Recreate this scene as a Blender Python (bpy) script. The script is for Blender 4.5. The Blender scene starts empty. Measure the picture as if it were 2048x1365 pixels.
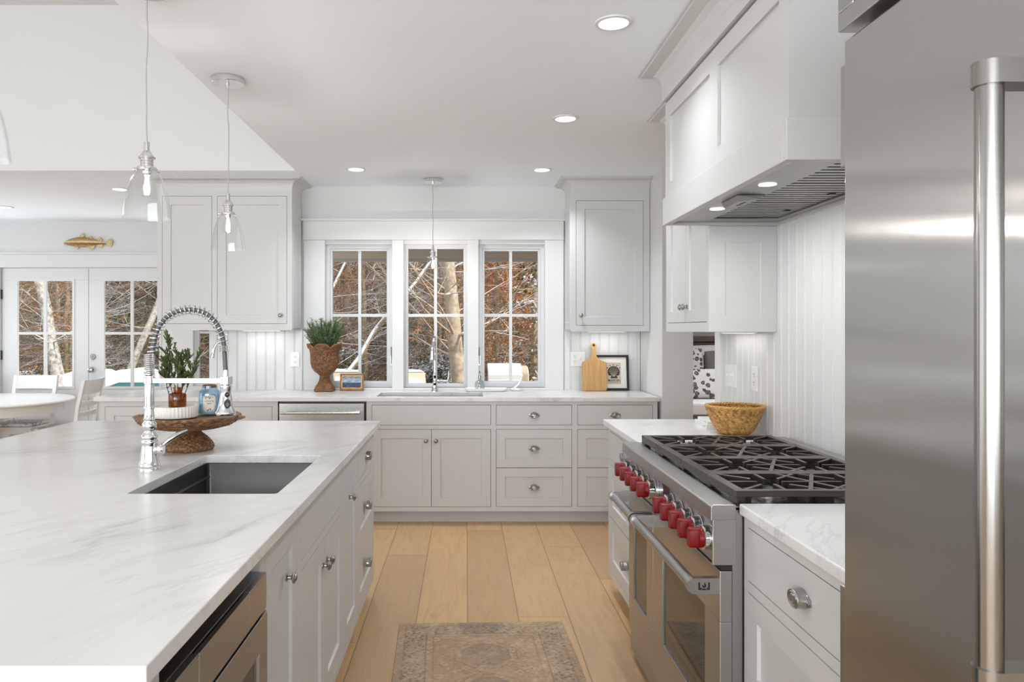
import bpy, bmesh, math, random
from mathutils import Vector, Matrix

# ------------------------------------------------------------------ camera, world, light, exposure
SC = bpy.context.scene
COL = SC.collection
PI = math.pi
cam_d = bpy.data.cameras.new('camera')
cam = bpy.data.objects.new('camera', cam_d)
COL.objects.link(cam)
cam.location = (0, 0, 1.39)
cam.rotation_euler = (PI / 2, 0, 0)
cam_d.sensor_width = 36
cam_d.lens = 26.367
cam_d.shift_x = 92 / 2048
cam_d.shift_y = -20.5 / 2048
cam_d.clip_start = 0.05
cam_d.clip_end = 300
SC.camera = cam
SC.view_settings.view_transform = 'Standard'
SC.view_settings.look = 'None'
SC.view_settings.exposure = 0.22
SC.view_settings.gamma = 1.0
SC.view_settings.use_curve_mapping = False
try:
    SC.cycles.max_bounces = 9
    SC.cycles.diffuse_bounces = 6
    SC.cycles.glossy_bounces = 4
    SC.cycles.transmission_bounces = 6
    SC.cycles.transparent_max_bounces = 12
    SC.cycles.caustics_reflective = False
    SC.cycles.caustics_refractive = False
    SC.cycles.sample_clamp_indirect = 6.0
    SC.cycles.use_denoising = True
except Exception:
    pass
world = bpy.data.worlds.new('winter_sky')
SC.world = world
world.use_nodes = True
_wn = world.node_tree.nodes
_wl = world.node_tree.links
_bg = _wn['Background']
_tc = _wn.new('ShaderNodeTexCoord')
_sp = _wn.new('ShaderNodeSeparateXYZ')
_rp = _wn.new('ShaderNodeValToRGB')
_wl.new(_tc.outputs['Generated'], _sp.inputs[0])
_wl.new(_sp.outputs['Z'], _rp.inputs[0])
_rp.color_ramp.elements[0].color = (0.86, 0.89, 0.93, 1)
_rp.color_ramp.elements[1].color = (0.80, 0.87, 0.98, 1)
_wl.new(_rp.outputs[0], _bg.inputs[0])
_bg.inputs[1].default_value = 1.1


def area_light(name, loc, rot, sx, sy, watts, col=(1, 1, 1), spread=PI, shape='RECTANGLE', parent=None):
    d = bpy.data.lights.new(name, 'AREA')
    d.shape = shape
    d.size = sx
    if shape in ('RECTANGLE', 'ELLIPSE'):
        d.size_y = sy
    d.energy = watts
    d.color = col
    d.spread = spread
    o = bpy.data.objects.new(name, d)
    COL.objects.link(o)
    if parent:
        o.parent = parent
        loc = Vector(loc) - parent.location
    o.location = loc
    o.rotation_euler = rot
    return o


_sun = bpy.data.lights.new('winter_sun', 'SUN')
_sun.energy = 3.7
_sun.angle = math.radians(3)
_sun.color = (1.0, 0.95, 0.87)
sun = bpy.data.objects.new('winter_sun', _sun)
COL.objects.link(sun)
sun.rotation_euler = (math.radians(52), 0, math.radians(58))   # low winter sun from the right, lighting the woods
# added area lights imitating daylight at the unseen windows (left and front walls)
area_light('daylight_fill_left', (-6.12, 1.2, 1.55), (0, -PI / 2 - 0.3, 0), 2.3, 4.4, 40, (0.88, 0.95, 1.0))
area_light('daylight_fill_front', (-2.0, -3.92, 1.45), (PI / 2 + 0.42, 0, 0), 6.1, 1.9, 300, (0.88, 0.95, 1.0))
area_light('daylight_fill_dining', (-6.12, 6.8, 1.45), (0, -PI / 2, 0), 1.6, 1.8, 14, (0.88, 0.95, 1.0))
# added hidden area light imitating sunlit deck snow, aimed up through the french doors
area_light('snow_bounce_fill', (-4.05, 8.95, 0.25), (math.radians(180 + 28), 0, 0), 2.2, 0.9, 45, (1.0, 0.99, 0.97))

DOWN_W = 6.2       # each recessed ceiling lamp
RNG = random.Random(7)

# ------------------------------------------------------------------ mesh helpers (world coordinates)
EPS = 1e-6


class F:
    """a flat working frame: u along a face, v up, w out of the face"""
    def __init__(s, o, u, w):
        s.o, s.u, s.w = o, u, w

    def p(s, u, v, w):
        return Vector((s.o[0] + u * s.u[0] + w * s.w[0], s.o[1] + u * s.u[1] + w * s.w[1], v))

    def m(s, u, v, w):
        o = s.p(u, v, w)
        return Matrix(((s.u[0], 0, s.w[0], o.x), (s.u[1], 0, s.w[1], o.y), (0, 1, 0, o.z), (0, 0, 0, 1)))


def hexa(bm, c):
    vs = [bm.verts.new(p) for p in c]
    for f in ((0, 1, 2, 3), (4, 5, 6, 7), (0, 1, 5, 4), (1, 2, 6, 5), (2, 3, 7, 6), (3, 0, 4, 7)):
        bm.faces.new([vs[i] for i in f])
    return vs


def box(bm, x0, x1, y0, y1, z0, z1):
    return hexa(bm, [(x0, y0, z0), (x1, y0, z0), (x1, y1, z0), (x0, y1, z0),
                     (x0, y0, z1), (x1, y0, z1), (x1, y1, z1), (x0, y1, z1)])


def fbox(bm, fr, u0, u1, v0, v1, w0, w1):
    return hexa(bm, [fr.p(u0, v0, w0), fr.p(u1, v0, w0), fr.p(u1, v1, w0), fr.p(u0, v1, w0),
                     fr.p(u0, v0, w1), fr.p(u1, v0, w1), fr.p(u1, v1, w1), fr.p(u0, v1, w1)])


def mbox(bm, M, x0, x1, y0, y1, z0, z1):
    return hexa(bm, [M @ Vector(p) for p in
                     [(x0, y0, z0), (x1, y0, z0), (x1, y1, z0), (x0, y1, z0),
                      (x0, y0, z1), (x1, y0, z1), (x1, y1, z1), (x0, y1, z1)]])


def grid_less(a0, a1, b0, b1, holes):
    """cells of a rectangle left over when rectangular holes are cut"""
    A = sorted({a0, a1} | {min(max(h[k], a0), a1) for h in holes for k in (0, 1)})
    B = sorted({b0, b1} | {min(max(h[k], b0), b1) for h in holes for k in (2, 3)})
    out = []
    for j in range(len(B) - 1):
        run = None
        for i in range(len(A) - 1):
            ca, cb = (A[i] + A[i + 1]) / 2, (B[j] + B[j + 1]) / 2
            if any(h[0] < ca < h[1] and h[2] < cb < h[3] for h in holes):
                if run:
                    out.append(run)
                run = None
            elif run:
                run = (run[0], A[i + 1], B[j], B[j + 1])
            else:
                run = (A[i], A[i + 1], B[j], B[j + 1])
        if run:
            out.append(run)
    return out


def lathe(bm, M, prof, seg=24, sx=1.0, sy=1.0, cap=True, rfun=None):
    uvl = bm.loops.layers.uv.verify()
    rings = []
    L = 0
    lens = []
    for i, (r, h) in enumerate(prof):
        if i:
            L += math.hypot(r - prof[i - 1][0], h - prof[i - 1][1])
        lens.append(L)
        if r < EPS:
            rings.append([bm.verts.new(M @ Vector((0, 0, h)))])
            continue
        ring = []
        for k in range(seg):
            a = 2 * PI * k / seg
            rr, hh = (r, h) if rfun is None else rfun(r, h, a, L)
            ring.append(bm.verts.new(M @ Vector((rr * math.cos(a) * sx, rr * math.sin(a) * sy, hh))))
        rings.append(ring)

    def face(vs, us):
        try:
            f = bm.faces.new(vs)
        except ValueError:
            return
        for l, u in zip(f.loops, us):
            l[uvl].uv = u
    for i in range(len(prof) - 1):
        a, b = rings[i], rings[i + 1]
        for k in range(seg):
            k2 = (k + 1) % seg
            u0, u1 = k / seg, (k + 1) / seg
            if len(a) == 1 and len(b) == 1:
                continue
            if len(a) == 1:
                face([a[0], b[k], b[k2]], [(u0, lens[i]), (u0, lens[i + 1]), (u1, lens[i + 1])])
            elif len(b) == 1:
                face([a[k], a[k2], b[0]], [(u0, lens[i]), (u1, lens[i]), (u0, lens[i + 1])])
            else:
                face([a[k], a[k2], b[k2], b[k]], [(u0, lens[i]), (u1, lens[i]), (u1, lens[i + 1]), (u0, lens[i + 1])])
    if cap:
        for rg in (rings[0], rings[-1]):
            if len(rg) > 2:
                try:
                    bm.faces.new(rg)
                except ValueError:
                    pass


def T(x, y, z):
    return Matrix.Translation((x, y, z))


def lz(bm, x, y, prof, seg=24, **k):
    lathe(bm, T(x, y, 0), prof, seg, **k)


def tube(bm, pts, rad, seg=8, cap=True, closed=False):
    pts = [Vector(p) for p in pts]
    n = len(pts)
    rs = rad if isinstance(rad, (list, tuple)) else [rad] * n
    tang = []
    for i in range(n):
        if closed:
            t = pts[(i + 1) % n] - pts[i - 1]
        else:
            t = pts[min(i + 1, n - 1)] - pts[max(i - 1, 0)]
        tang.append(t.normalized() if t.length > 1e-9 else Vector((0, 0, 1)))
    ref = Vector((0, 0, 1)) if abs(tang[0].z) < 0.9 else Vector((1, 0, 0))
    nrm = tang[0].cross(ref).normalized()
    rings = []
    for i in range(n):
        t = tang[i]
        nrm = (nrm - t * nrm.dot(t))
        nrm = nrm.normalized() if nrm.length > 1e-6 else t.orthogonal().normalized()
        b = t.cross(nrm)
        rings.append([bm.verts.new(pts[i] + (nrm * math.cos(2 * PI * k / seg) + b * math.sin(2 * PI * k / seg)) * rs[i])
                      for k in range(seg)])
    m = n if closed else n - 1
    for i in range(m):
        a, b = rings[i], rings[(i + 1) % n]
        for k in range(seg):
            bm.faces.new([a[k], a[(k + 1) % seg], b[(k + 1) % seg], b[k]])
    if cap and not closed:
        bm.faces.new(rings[0])
        bm.faces.new(rings[-1])


def smooth_path(pts, n=6):
    P = [Vector(p) for p in pts]
    P = [P[0] * 2 - P[1]] + P + [P[-1] * 2 - P[-2]]
    out = []
    for i in range(1, len(P) - 2):
        for k in range(n):
            t = k / n
            p0, p1, p2, p3 = P[i - 1], P[i], P[i + 1], P[i + 2]
            out.append(0.5 * ((2 * p1) + (p2 - p0) * t + (2 * p0 - 5 * p1 + 4 * p2 - p3) * t * t
                              + (3 * p1 - p0 - 3 * p2 + p3) * t ** 3))
    out.append(P[-2])
    return out


def prism(bm, M, outline, z0, z1):
    a = [bm.verts.new(M @ Vector((x, y, z0))) for x, y in outline]
    b = [bm.verts.new(M @ Vector((x, y, z1))) for x, y in outline]
    n = len(a)
    for i in range(n):
        bm.faces.new([a[i], a[(i + 1) % n], b[(i + 1) % n], b[i]])
    bm.faces.new(a)
    bm.faces.new(b)


def ell(cx, cy, rx, ry, n=24, a0=0, a1=2 * PI):
    return [(cx + rx * math.cos(a0 + (a1 - a0) * k / n), cy + ry * math.sin(a0 + (a1 - a0) * k / n)) for k in range(n)]


def rrect(x0, x1, y0, y1, r, n=4):
    out = []
    for cx, cy, a in ((x1 - r, y0 + r, -PI / 2), (x1 - r, y1 - r, 0), (x0 + r, y1 - r, PI / 2), (x0 + r, y0 + r, PI)):
        for k in range(n + 1):
            t = a + PI / 2 * k / n
            out.append((cx + r * math.cos(t), cy + r * math.sin(t)))
    return out


def link(o, parent=None):
    COL.objects.link(o)
    if parent:
        o.parent = parent
    return o


def origin_of(p):
    v = Vector((0, 0, 0))
    while p:
        v += p.location
        p = p.parent
    return v


def obj(name, bm, mat, parent=None, smooth=False, bevel=0, bseg=2, loc=None, angle=40):
    """bm in world coordinates -> one mesh object, its origin at `loc` (world) or at the parent's origin"""
    bmesh.ops.recalc_face_normals(bm, faces=bm.faces)
    off = origin_of(parent)
    if loc is None and parent is None and len(bm.verts):
        xs = [v.co for v in bm.verts]
        loc = Vector(((min(c.x for c in xs) + max(c.x for c in xs)) / 2, (min(c.y for c in xs) + max(c.y for c in xs)) / 2,
                      min(c.z for c in xs)))
    at = Vector(loc) if loc is not None else off
    bmesh.ops.translate(bm, verts=bm.verts, vec=-at)
    me = bpy.data.meshes.new(name)
    bm.to_mesh(me)
    bm.free()
    for m in (mat if isinstance(mat, (list, tuple)) else [mat]):
        me.materials.append(m)
    if smooth:
        me.polygons.foreach_set('use_smooth', [True] * len(me.polygons))
        try:
            me.set_sharp_from_angle(angle=math.radians(angle))
        except Exception:
            pass
    o = bpy.data.objects.new(name, me)
    o.location = at - off
    link(o, parent)
    if bevel:
        md = o.modifiers.new('edge', 'BEVEL')
        md.width = bevel
        md.segments = bseg
        md.limit_method = 'ANGLE'
        md.angle_limit = math.radians(35)
        md.harden_normals = False
    return o


def tag(o, label=None, cat=None, group=None, kind=None):
    if label:
        o['label'] = label
    if cat:
        o['category'] = cat
    if group:
        o['group'] = group
    if kind:
        o['kind'] = kind
    return o


def thing(name, label, cat, loc, group=None):
    o = bpy.data.objects.new(name, None)
    o.empty_display_size = 0.1
    o.location = loc
    link(o)
    return tag(o, label, cat, group)


def struct(name, bm, m, label=None, cat=None, parent=None, **k):
    o = obj(name, bm, m, parent, **k)
    if parent is None:
        tag(o, label, cat, kind='structure')
    return o


def dup(root, loc=None, label=None, rotz=None, scale=None):
    r = root.copy()
    COL.objects.link(r)
    if loc is not None:
        r.location = loc
    if rotz is not None:
        r.rotation_euler = (0, 0, rotz)
    if scale is not None:
        r.scale = (scale, scale, scale)
    if label:
        r['label'] = label
    for ch in list(root.children):
        c = ch.copy()
        COL.objects.link(c)
        c.parent = r
        for g in list(ch.children):
            d = g.copy()
            COL.objects.link(d)
            d.parent = c
    return r


def B():
    return bmesh.new()


# ------------------------------------------------------------------ materials
class N:
    def __init__(s, name):
        s.m = bpy.data.materials.new(name)
        s.m.use_nodes = True
        s.t = s.m.node_tree
        s.b = s.t.nodes['Principled BSDF']
        s.out = s.t.nodes['Material Output']

    def n(s, typ, **kw):
        nd = s.t.nodes.new('ShaderNode' + typ)
        for k, v in kw.items():
            if k.startswith('_'):
                setattr(nd, k[1:], v)
            else:
                key = int(k[1:]) if k[0] == 'i' and k[1:].isdigit() else k.replace('__', ' ')
                if hasattr(v, 'bl_idname') or isinstance(v, bpy.types.NodeSocket):
                    s.t.links.new(v, nd.inputs[key])
                else:
                    nd.inputs[key].default_value = v
        return nd

    def math(s, op, a, b=None, c=None, clamp=False):
        nd = s.t.nodes.new('ShaderNodeMath')
        nd.operation = op
        nd.use_clamp = clamp
        for i, v in enumerate((a, b, c)):
            if v is None:
                continue
            if isinstance(v, bpy.types.NodeSocket):
                s.t.links.new(v, nd.inputs[i])
            else:
                nd.inputs[i].default_value = v
        return nd.outputs[0]

    def ramp(s, fac, stops, interp='LINEAR'):
        nd = s.t.nodes.new('ShaderNodeValToRGB')
        s.t.links.new(fac, nd.inputs[0])
        cr = nd.color_ramp
        cr.interpolation = interp
        while len(cr.elements) < len(stops):
            cr.elements.new(0.5)
        for e, (p, c) in zip(cr.elements, stops):
            e.position = p
            e.color = (c[0], c[1], c[2], 1) if not isinstance(c, (int, float)) else (c, c, c, 1)
        return nd.outputs[0]

    def mix(s, fac, a, b, blend='MIX'):
        nd = s.t.nodes.new('ShaderNodeMix')
        nd.data_type = 'RGBA'
        nd.blend_type = blend
        for i, v in ((0, fac), (6, a), (7, b)):
            if isinstance(v, bpy.types.NodeSocket):
                s.t.links.new(v, nd.inputs[i])
            elif i == 0:
                nd.inputs[0].default_value = v
            else:
                nd.inputs[i].default_value = (v[0], v[1], v[2], 1)
        return nd.outputs[2]

    def set(s, **kw):
        for k, v in kw.items():
            key = k.replace('__', ' ')
            if isinstance(v, bpy.types.NodeSocket):
                s.t.links.new(v, s.b.inputs[key])
            elif key == 'Base Color':
                s.b.inputs[key].default_value = (v[0], v[1], v[2], 1)
            else:
                s.b.inputs[key].default_value = v
        return s

    def bump(s, h, strength=0.3, dist=0.01):
        nd = s.t.nodes.new('ShaderNodeBump')
        nd.inputs['Strength'].default_value = strength
        nd.inputs['Distance'].default_value = dist
        s.t.links.new(h, nd.inputs['Height'])
        s.t.links.new(nd.outputs[0], s.b.inputs['Normal'])
        return s

    def pos(s):
        return s.n('NewGeometry').outputs['Position']

    def local(s):
        return s.n('TexCoord').outputs['Object']

    def mapped(s, vec, scale=(1, 1, 1), rot=(0, 0, 0), loc=(0, 0, 0)):
        return s.n('Mapping', Vector=vec, Scale=scale, Rotation=rot, Location=loc).outputs[0]

    def noise(s, vec, scale, detail=3, rough=0.5, dist=0.0):
        return s.n('TexNoise', Vector=vec, Scale=scale, Detail=detail, Roughness=rough, Distortion=dist).outputs[0]


def simple(name, col, rough=0.5, metal=0.0, **kw):
    n = N(name)
    n.set(Base__Color=col, Roughness=rough, Metallic=metal, **kw)
    return n.m


def paint(name, col, rough, bump=0.0):
    n = N(name)
    v = n.noise(n.pos(), 3.0, 2)
    c = n.mix(v, tuple(x * 0.985 for x in col), col)
    n.set(Base__Color=c, Roughness=rough)
    if bump:
        n.bump(n.noise(n.pos(), 220, 2), bump, 0.001)
    return n.m


M_CAB = paint('cabinet_paint', (0.60, 0.596, 0.59), 0.38)
M_WALL = paint('wall_paint', (0.67, 0.667, 0.662), 0.6, 0.05)
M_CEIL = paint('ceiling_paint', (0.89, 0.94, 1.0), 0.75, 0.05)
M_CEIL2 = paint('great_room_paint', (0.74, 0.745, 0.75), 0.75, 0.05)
M_TRIM = paint('trim_paint', (0.70, 0.697, 0.692), 0.35)
M_VINYL = simple('window_vinyl', (0.64, 0.64, 0.65), 0.4)
M_FURN = paint('white_furniture_paint', (0.80, 0.795, 0.785), 0.35)
M_TAUPE = paint('porch_soffit_paint', (0.66, 0.60, 0.52), 0.7)
M_PLASTIC = simple('white_plastic', (0.82, 0.82, 0.81), 0.3)
M_DARK = simple('dark_gap', (0.02, 0.02, 0.02), 0.7)
M_BLACK = simple('black_rubber', (0.012, 0.012, 0.012), 0.35)
M_CHROME = simple('polished_chrome', (0.80, 0.80, 0.81), 0.06, 1.0)
M_NICKEL = simple('brushed_nickel', (0.42, 0.41, 0.40), 0.28, 1.0)
M_IRON = simple('cast_iron', (0.036, 0.028, 0.022), 0.30)
M_REDK = simple('red_knob', (0.17, 0.0012, 0.002), 0.36)
M_REDK.node_tree.nodes['Principled BSDF'].inputs['Specular IOR Level'].default_value = 0.25
M_OVENGLASS = simple('oven_glass', (0.018, 0.015, 0.013), 0.05, 0.0)
M_SILL = simple('ceramic_white', (0.85, 0.85, 0.84), 0.15)
M_SNOW = simple('snow', (0.86, 0.88, 0.92), 0.8)
M_TEAL = simple('teal_cover', (0.16, 0.52, 0.58), 0.7)
M_TAN = simple('tan_vinyl_cover', (0.55, 0.44, 0.30), 0.7)


def steel(name, col, rough, tangent=None, aniso=0.0, grain=(1, 1, 1), amt=0.06):
    n = N(name)
    v = n.noise(n.mapped(n.pos(), grain), 60, 3, 0.6)
    r = n.math('MULTIPLY_ADD', v, amt, rough - amt / 2)
    c = n.mix(v, tuple(x * 0.97 for x in col), tuple(min(1, x * 1.03) for x in col))
    n.set(Base__Color=c, Roughness=r, Metallic=1.0)
    if aniso:
        n.b.inputs['Anisotropic'].default_value = aniso
        cx = n.n('CombineXYZ')
        for i in range(3):
            cx.inputs[i].default_value = tangent[i]
        n.t.links.new(cx.outputs[0], n.b.inputs['Tangent'])
    return n.m


M_STEEL = steel('stainless_steel', (0.43, 0.425, 0.42), 0.30, (0.25, 0.93, 0.2), 0.5, (8, 1, 40))
M_STEELX = steel('stainless_steel_front', (0.60, 0.59, 0.57), 0.27, (0.93, 0.25, 0.2), 0.5, (1, 8, 40))
M_FRIDGE = steel('brushed_fridge_steel', (0.50, 0.49, 0.475), 0.165, (0.15, 0.98, 0.1), 0.95, (8, 40, 1), 0.03)
M_HANDLE = steel('handle_steel', (0.33, 0.315, 0.295), 0.24, None, 0.0, (20, 20, 1), 0.04)
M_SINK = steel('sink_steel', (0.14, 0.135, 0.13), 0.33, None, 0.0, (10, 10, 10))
M_BAFFLE = steel('baffle_steel', (0.34, 0.33, 0.315), 0.30, None, 0.0, (2, 20, 20))


def emis(name, col, s):
    n = N(name)
    n.set(Base__Color=(0.8, 0.8, 0.8), Emission__Color=(col[0], col[1], col[2], 1), Emission__Strength=s)
    return n.m


M_LAMP = emis('lamp_lens', (1, 0.97, 0.92), 6)
M_FIL = emis('filament', (1, 0.88, 0.68), 60)


def glass(name, tint=(1, 1, 1), refl=0.10, rough=0.0, edge=0.55):
    n = N(name)
    tr = n.n('BsdfTransparent', Color=(tint[0], tint[1], tint[2], 1))
    gl = n.n('BsdfGlossy', Roughness=rough)
    lw = n.n('LayerWeight', Blend=0.35)
    f = n.math('MULTIPLY_ADD', n.math('POWER', lw.outputs['Facing'], 3.0), edge, refl, clamp=True)
    mx = n.t.nodes.new('ShaderNodeMixShader')
    n.t.links.new(f, mx.inputs[0])
    n.t.links.new(tr.outputs[0], mx.inputs[1])
    n.t.links.new(gl.outputs[0], mx.inputs[2])
    n.t.links.new(mx.outputs[0], n.out.inputs['Surface'])
    return n.m


M_PANE = glass('window_glass', (0.995, 1, 0.998), 0.0015, edge=0.12)
M_GLASS = glass('clear_lamp_glass', (0.985, 0.988, 0.988), 0.03, edge=0.75)
M_BOTTLE = glass('clear_bottle_glass', (0.9, 0.93, 0.93), 0.08, edge=0.7)
M_AMBER = glass('amber_glass', (0.70, 0.44, 0.18), 0.06)
M_BLUEGL = glass('blue_glass', (0.80, 0.90, 0.965), 0.07)


def marble():
    n = N('white_marble')
    p = n.pos()
    q = n.mapped(p, (1, 1, 1), (0, 0, math.radians(-56)))
    warp = n.n('TexNoise', Vector=q, Scale=1.6, Detail=4)
    w = n.n('VectorMath', _operation='SCALE', i0=warp.outputs['Color'])
    w.inputs['Scale'].default_value = 0.28
    v = n.n('VectorMath', _operation='ADD', i0=q, i1=w.outputs[0]).outputs[0]
    s1 = n.noise(n.mapped(v, (0.55, 3.2, 1.5)), 1.15, 5, 0.55)
    d = n.math('ABSOLUTE', n.math('SUBTRACT', s1, 0.5))
    vein = n.ramp(d, [(0.0, 1.0), (0.02, 0.4), (0.085, 0.0)])
    brk = n.ramp(n.noise(n.mapped(p, (1, 1, 1), loc=(4.3, 1.1, 0)), 2.3, 3), [(0.43, 0.0), (0.68, 1.0)])
    vein = n.math('MULTIPLY', vein, brk)
    s2 = n.noise(n.mapped(v, (0.8, 6.0, 2.5), loc=(7, 3, 0)), 2.2, 6, 0.62)
    d2 = n.math('ABSOLUTE', n.math('SUBTRACT', s2, 0.5))
    fine = n.math('MULTIPLY', n.ramp(d2, [(0.0, 1.0), (0.03, 0.0)]), n.ramp(n.noise(n.mapped(p, loc=(1, 8, 0)), 1.3, 2), [(0.45, 0.0), (0.7, 0.8)]))
    cloud = n.ramp(n.noise(n.mapped(v, (0.5, 1.8, 1)), 1.2, 4), [(0.35, 0.0), (0.75, 1.0)])
    c = n.mix(n.math('MULTIPLY', cloud, 0.5), (0.745, 0.742, 0.735), (0.62, 0.615, 0.61))
    c = n.mix(n.math('MULTIPLY', vein, 0.62), c, (0.33, 0.33, 0.33))
    c = n.mix(n.math('MULTIPLY', fine, 0.5), c, (0.40, 0.39, 0.38))
    n.set(Base__Color=c, Roughness=0.22)
    return n.m


M_MARBLE = marble()


def planks():
    n = N('oak_planks')
    sep = n.n('SeparateXYZ', Vector=n.pos())
    x, y = sep.outputs['X'], sep.outputs['Y']
    xs = n.math('DIVIDE', n.math('SUBTRACT', x, 0.0073), 0.2464)
    row = n.math('FLOOR', xs)
    fx = n.math('FRACT', xs)
    rnd = n.n('TexWhiteNoise', _noise_dimensions='1D', W=row).outputs['Value']
    ys = n.math('ADD', n.math('DIVIDE', y, 1.9), n.math('MULTIPLY', rnd, 7.3))
    cell = n.math('FLOOR', ys)
    fy = n.math('FRACT', ys)
    idv = n.n('CombineXYZ', X=row, Y=cell)
    pid = n.n('TexWhiteNoise', _noise_dimensions='2D', Vector=idv.outputs[0])
    ptone = pid.outputs['Value']
    offs = n.n('VectorMath', _operation='SCALE', i0=pid.outputs['Color'])
    offs.inputs['Scale'].default_value = 30
    lp = n.n('VectorMath', _operation='ADD', i0=n.pos(), i1=offs.outputs[0]).outputs[0]
    g1 = n.noise(n.mapped(lp, (7, 0.8, 1)), 2.4, 7, 0.62, 2.2)
    g2 = n.noise(n.mapped(lp, (60, 2.2, 1)), 3.0, 3, 0.6)
    big = n.noise(n.mapped(lp, (1.2, 0.5, 1)), 1.5, 2)
    c = n.ramp(ptone, [(0.0, (0.45, 0.275, 0.125)), (0.35, (0.51, 0.325, 0.158)), (0.7, (0.57, 0.345, 0.148)), (1.0, (0.59, 0.385, 0.195))])
    c = n.mix(n.math('MULTIPLY', n.ramp(g1, [(0.45, 0.0), (0.62, 1.0)]), 0.5), c, (0.36, 0.215, 0.105))
    c = n.mix(n.math('MULTIPLY', g2, 0.25), c, (0.55, 0.40, 0.25))
    c = n.mix(n.math('MULTIPLY', n.ramp(big, [(0.4, 0.0), (0.7, 1.0)]), 0.35), c, (0.40, 0.275, 0.17))
    vor = n.n('TexVoronoi', Vector=n.mapped(lp, (1.0, 0.55, 0)), Scale=2.3)
    kn = n.ramp(n.math('ADD', vor.outputs['Distance'], n.math('MULTIPLY', g2, 0.03)), [(0.02, 1.0), (0.075, 0.0)])
    c = n.mix(n.math('MULTIPLY', kn, 0.6), c, (0.13, 0.085, 0.06))
    ex = n.math('MULTIPLY', n.math('MINIMUM', fx, n.math('SUBTRACT', 1.0, fx)), 0.2464)
    ey = n.math('MULTIPLY', n.math('MINIMUM', fy, n.math('SUBTRACT', 1.0, fy)), 1.9)
    e = n.math('MINIMUM', ex, ey)
    gap = n.ramp(e, [(0.0, 1.0), (0.0017, 0.0)])
    c = n.mix(n.math('MULTIPLY', gap, 0.75), c, (0.09, 0.055, 0.03))
    n.set(Base__Color=c, Roughness=n.math('MULTIPLY_ADD', g2, 0.15, 0.33))
    h = n.math('SUBTRACT', n.math('MULTIPLY', g1, 0.12), gap)
    n.bump(h, 0.25, 0.002)
    return n.m


M_FLOOR = planks()


def wicker(name, c0, c1, c2, rows, stakes, slant=0.0):
    n = N(name)
    uv = n.n('SeparateXYZ', Vector=n.n('TexCoord').outputs['UV'])
    r = n.math('MULTIPLY', uv.outputs['Y'], rows)
    row = n.math('FLOOR', r)
    col = n.math('FLOOR', n.math('ADD', n.math('ADD', n.math('MULTIPLY', uv.outputs['X'], stakes), n.math('MULTIPLY', row, 0.5)), n.math('MULTIPLY', r, slant)))
    cell = n.n('TexWhiteNoise', _noise_dimensions='2D', Vector=n.n('CombineXYZ', X=row, Y=col).outputs[0]).outputs['Value']
    v = n.noise(n.mapped(n.local(), (1, 1, 4)), 60, 3, 0.7)
    t = n.math('ADD', n.math('MULTIPLY', cell, 0.42), n.math('MULTIPLY_ADD', v, 0.5, 0.02))
    c = n.ramp(t, [(0.15, c0), (0.48, c1), (0.85, c2)])
    n.set(Base__Color=c, Roughness=0.5)
    n.bump(v, 0.25, 0.002)
    return n.m


M_WICK = wicker('brown_wicker', (0.045, 0.016, 0.006), (0.17, 0.066, 0.020), (0.34, 0.155, 0.052), 100, 64)
M_WICK2 = wicker('stand_wicker', (0.05, 0.02, 0.008), (0.18, 0.083, 0.030), (0.37, 0.20, 0.082), 125, 84)
M_SEAG = wicker('golden_seagrass', (0.10, 0.04, 0.008), (0.42, 0.215, 0.05), (0.62, 0.37, 0.115), 88, 72, 0.35)


def woodm(name, a, b, rot=(0, 0, 0), sc=(1, 1, 1), rough=0.45):
    n = N(name)
    p = n.mapped(n.local(), sc, rot)
    g = n.noise(p, 6, 5, 0.6, 0.6)
    c = n.ramp(g, [(0.35, a), (0.65, b)])
    n.set(Base__Color=c, Roughness=rough)
    return n.m


M_BOARD = woodm('bamboo_board', (0.47, 0.26, 0.085), (0.60, 0.37, 0.15), sc=(22, 4, 1.0))
M_FRAMEW = woodm('gilded_wood', (0.16, 0.075, 0.025), (0.30, 0.15, 0.05), sc=(8, 8, 8))
M_BFRAME = simple('black_frame', (0.018, 0.012, 0.009), 0.35)
M_BEDW = woodm('grey_brown_wood', (0.10, 0.075, 0.055), (0.17, 0.13, 0.10), sc=(1, 8, 8))
M_GOLD = simple('gilt', (0.60, 0.36, 0.10), 0.35, 0.6)
M_MAT = simple('mat_board', (0.78, 0.76, 0.72), 0.8)
M_PAPER = simple('tan_print_paper', (0.55, 0.47, 0.37), 0.8)
M_INK = simple('print_ink', (0.045, 0.038, 0.034), 0.8)
M_LABEL = simple('cream_label', (0.66, 0.62, 0.54), 0.7)
M_WAX = simple('candle_wax', (0.55, 0.68, 0.74), 0.5)
M_LID = woodm('wooden_lid', (0.10, 0.045, 0.015), (0.20, 0.10, 0.04), sc=(9, 9, 9))
M_HOSE = simple('grey_hose', (0.10, 0.105, 0.11), 0.45)
M_FLUTE = paint('fluted_marble', (0.74, 0.71, 0.66), 0.35)
M_BOOK = simple('white_book', (0.76, 0.755, 0.75), 0.5)
M_LINEN = simple('white_linen', (0.80, 0.775, 0.75), 0.85)
M_VELVET = simple('taupe_pillow', (0.20, 0.18, 0.17), 0.85)


def leafm(name, a, b, sc=40, rough=0.5):
    n = N(name)
    v = n.noise(n.local(), sc, 2)
    n.set(Base__Color=n.ramp(v, [(0.3, a), (0.7, b)]), Roughness=rough)
    n.b.inputs['Specular IOR Level'].default_value = 0.3
    return n.m


M_ROSE = leafm('rosemary_leaf', (0.085, 0.17, 0.075), (0.26, 0.36, 0.19))
M_JUNI = leafm('juniper_needle', (0.055, 0.11, 0.035), (0.18, 0.25, 0.08))
M_STEM = simple('brown_stem', (0.06, 0.035, 0.02), 0.7)


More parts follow.
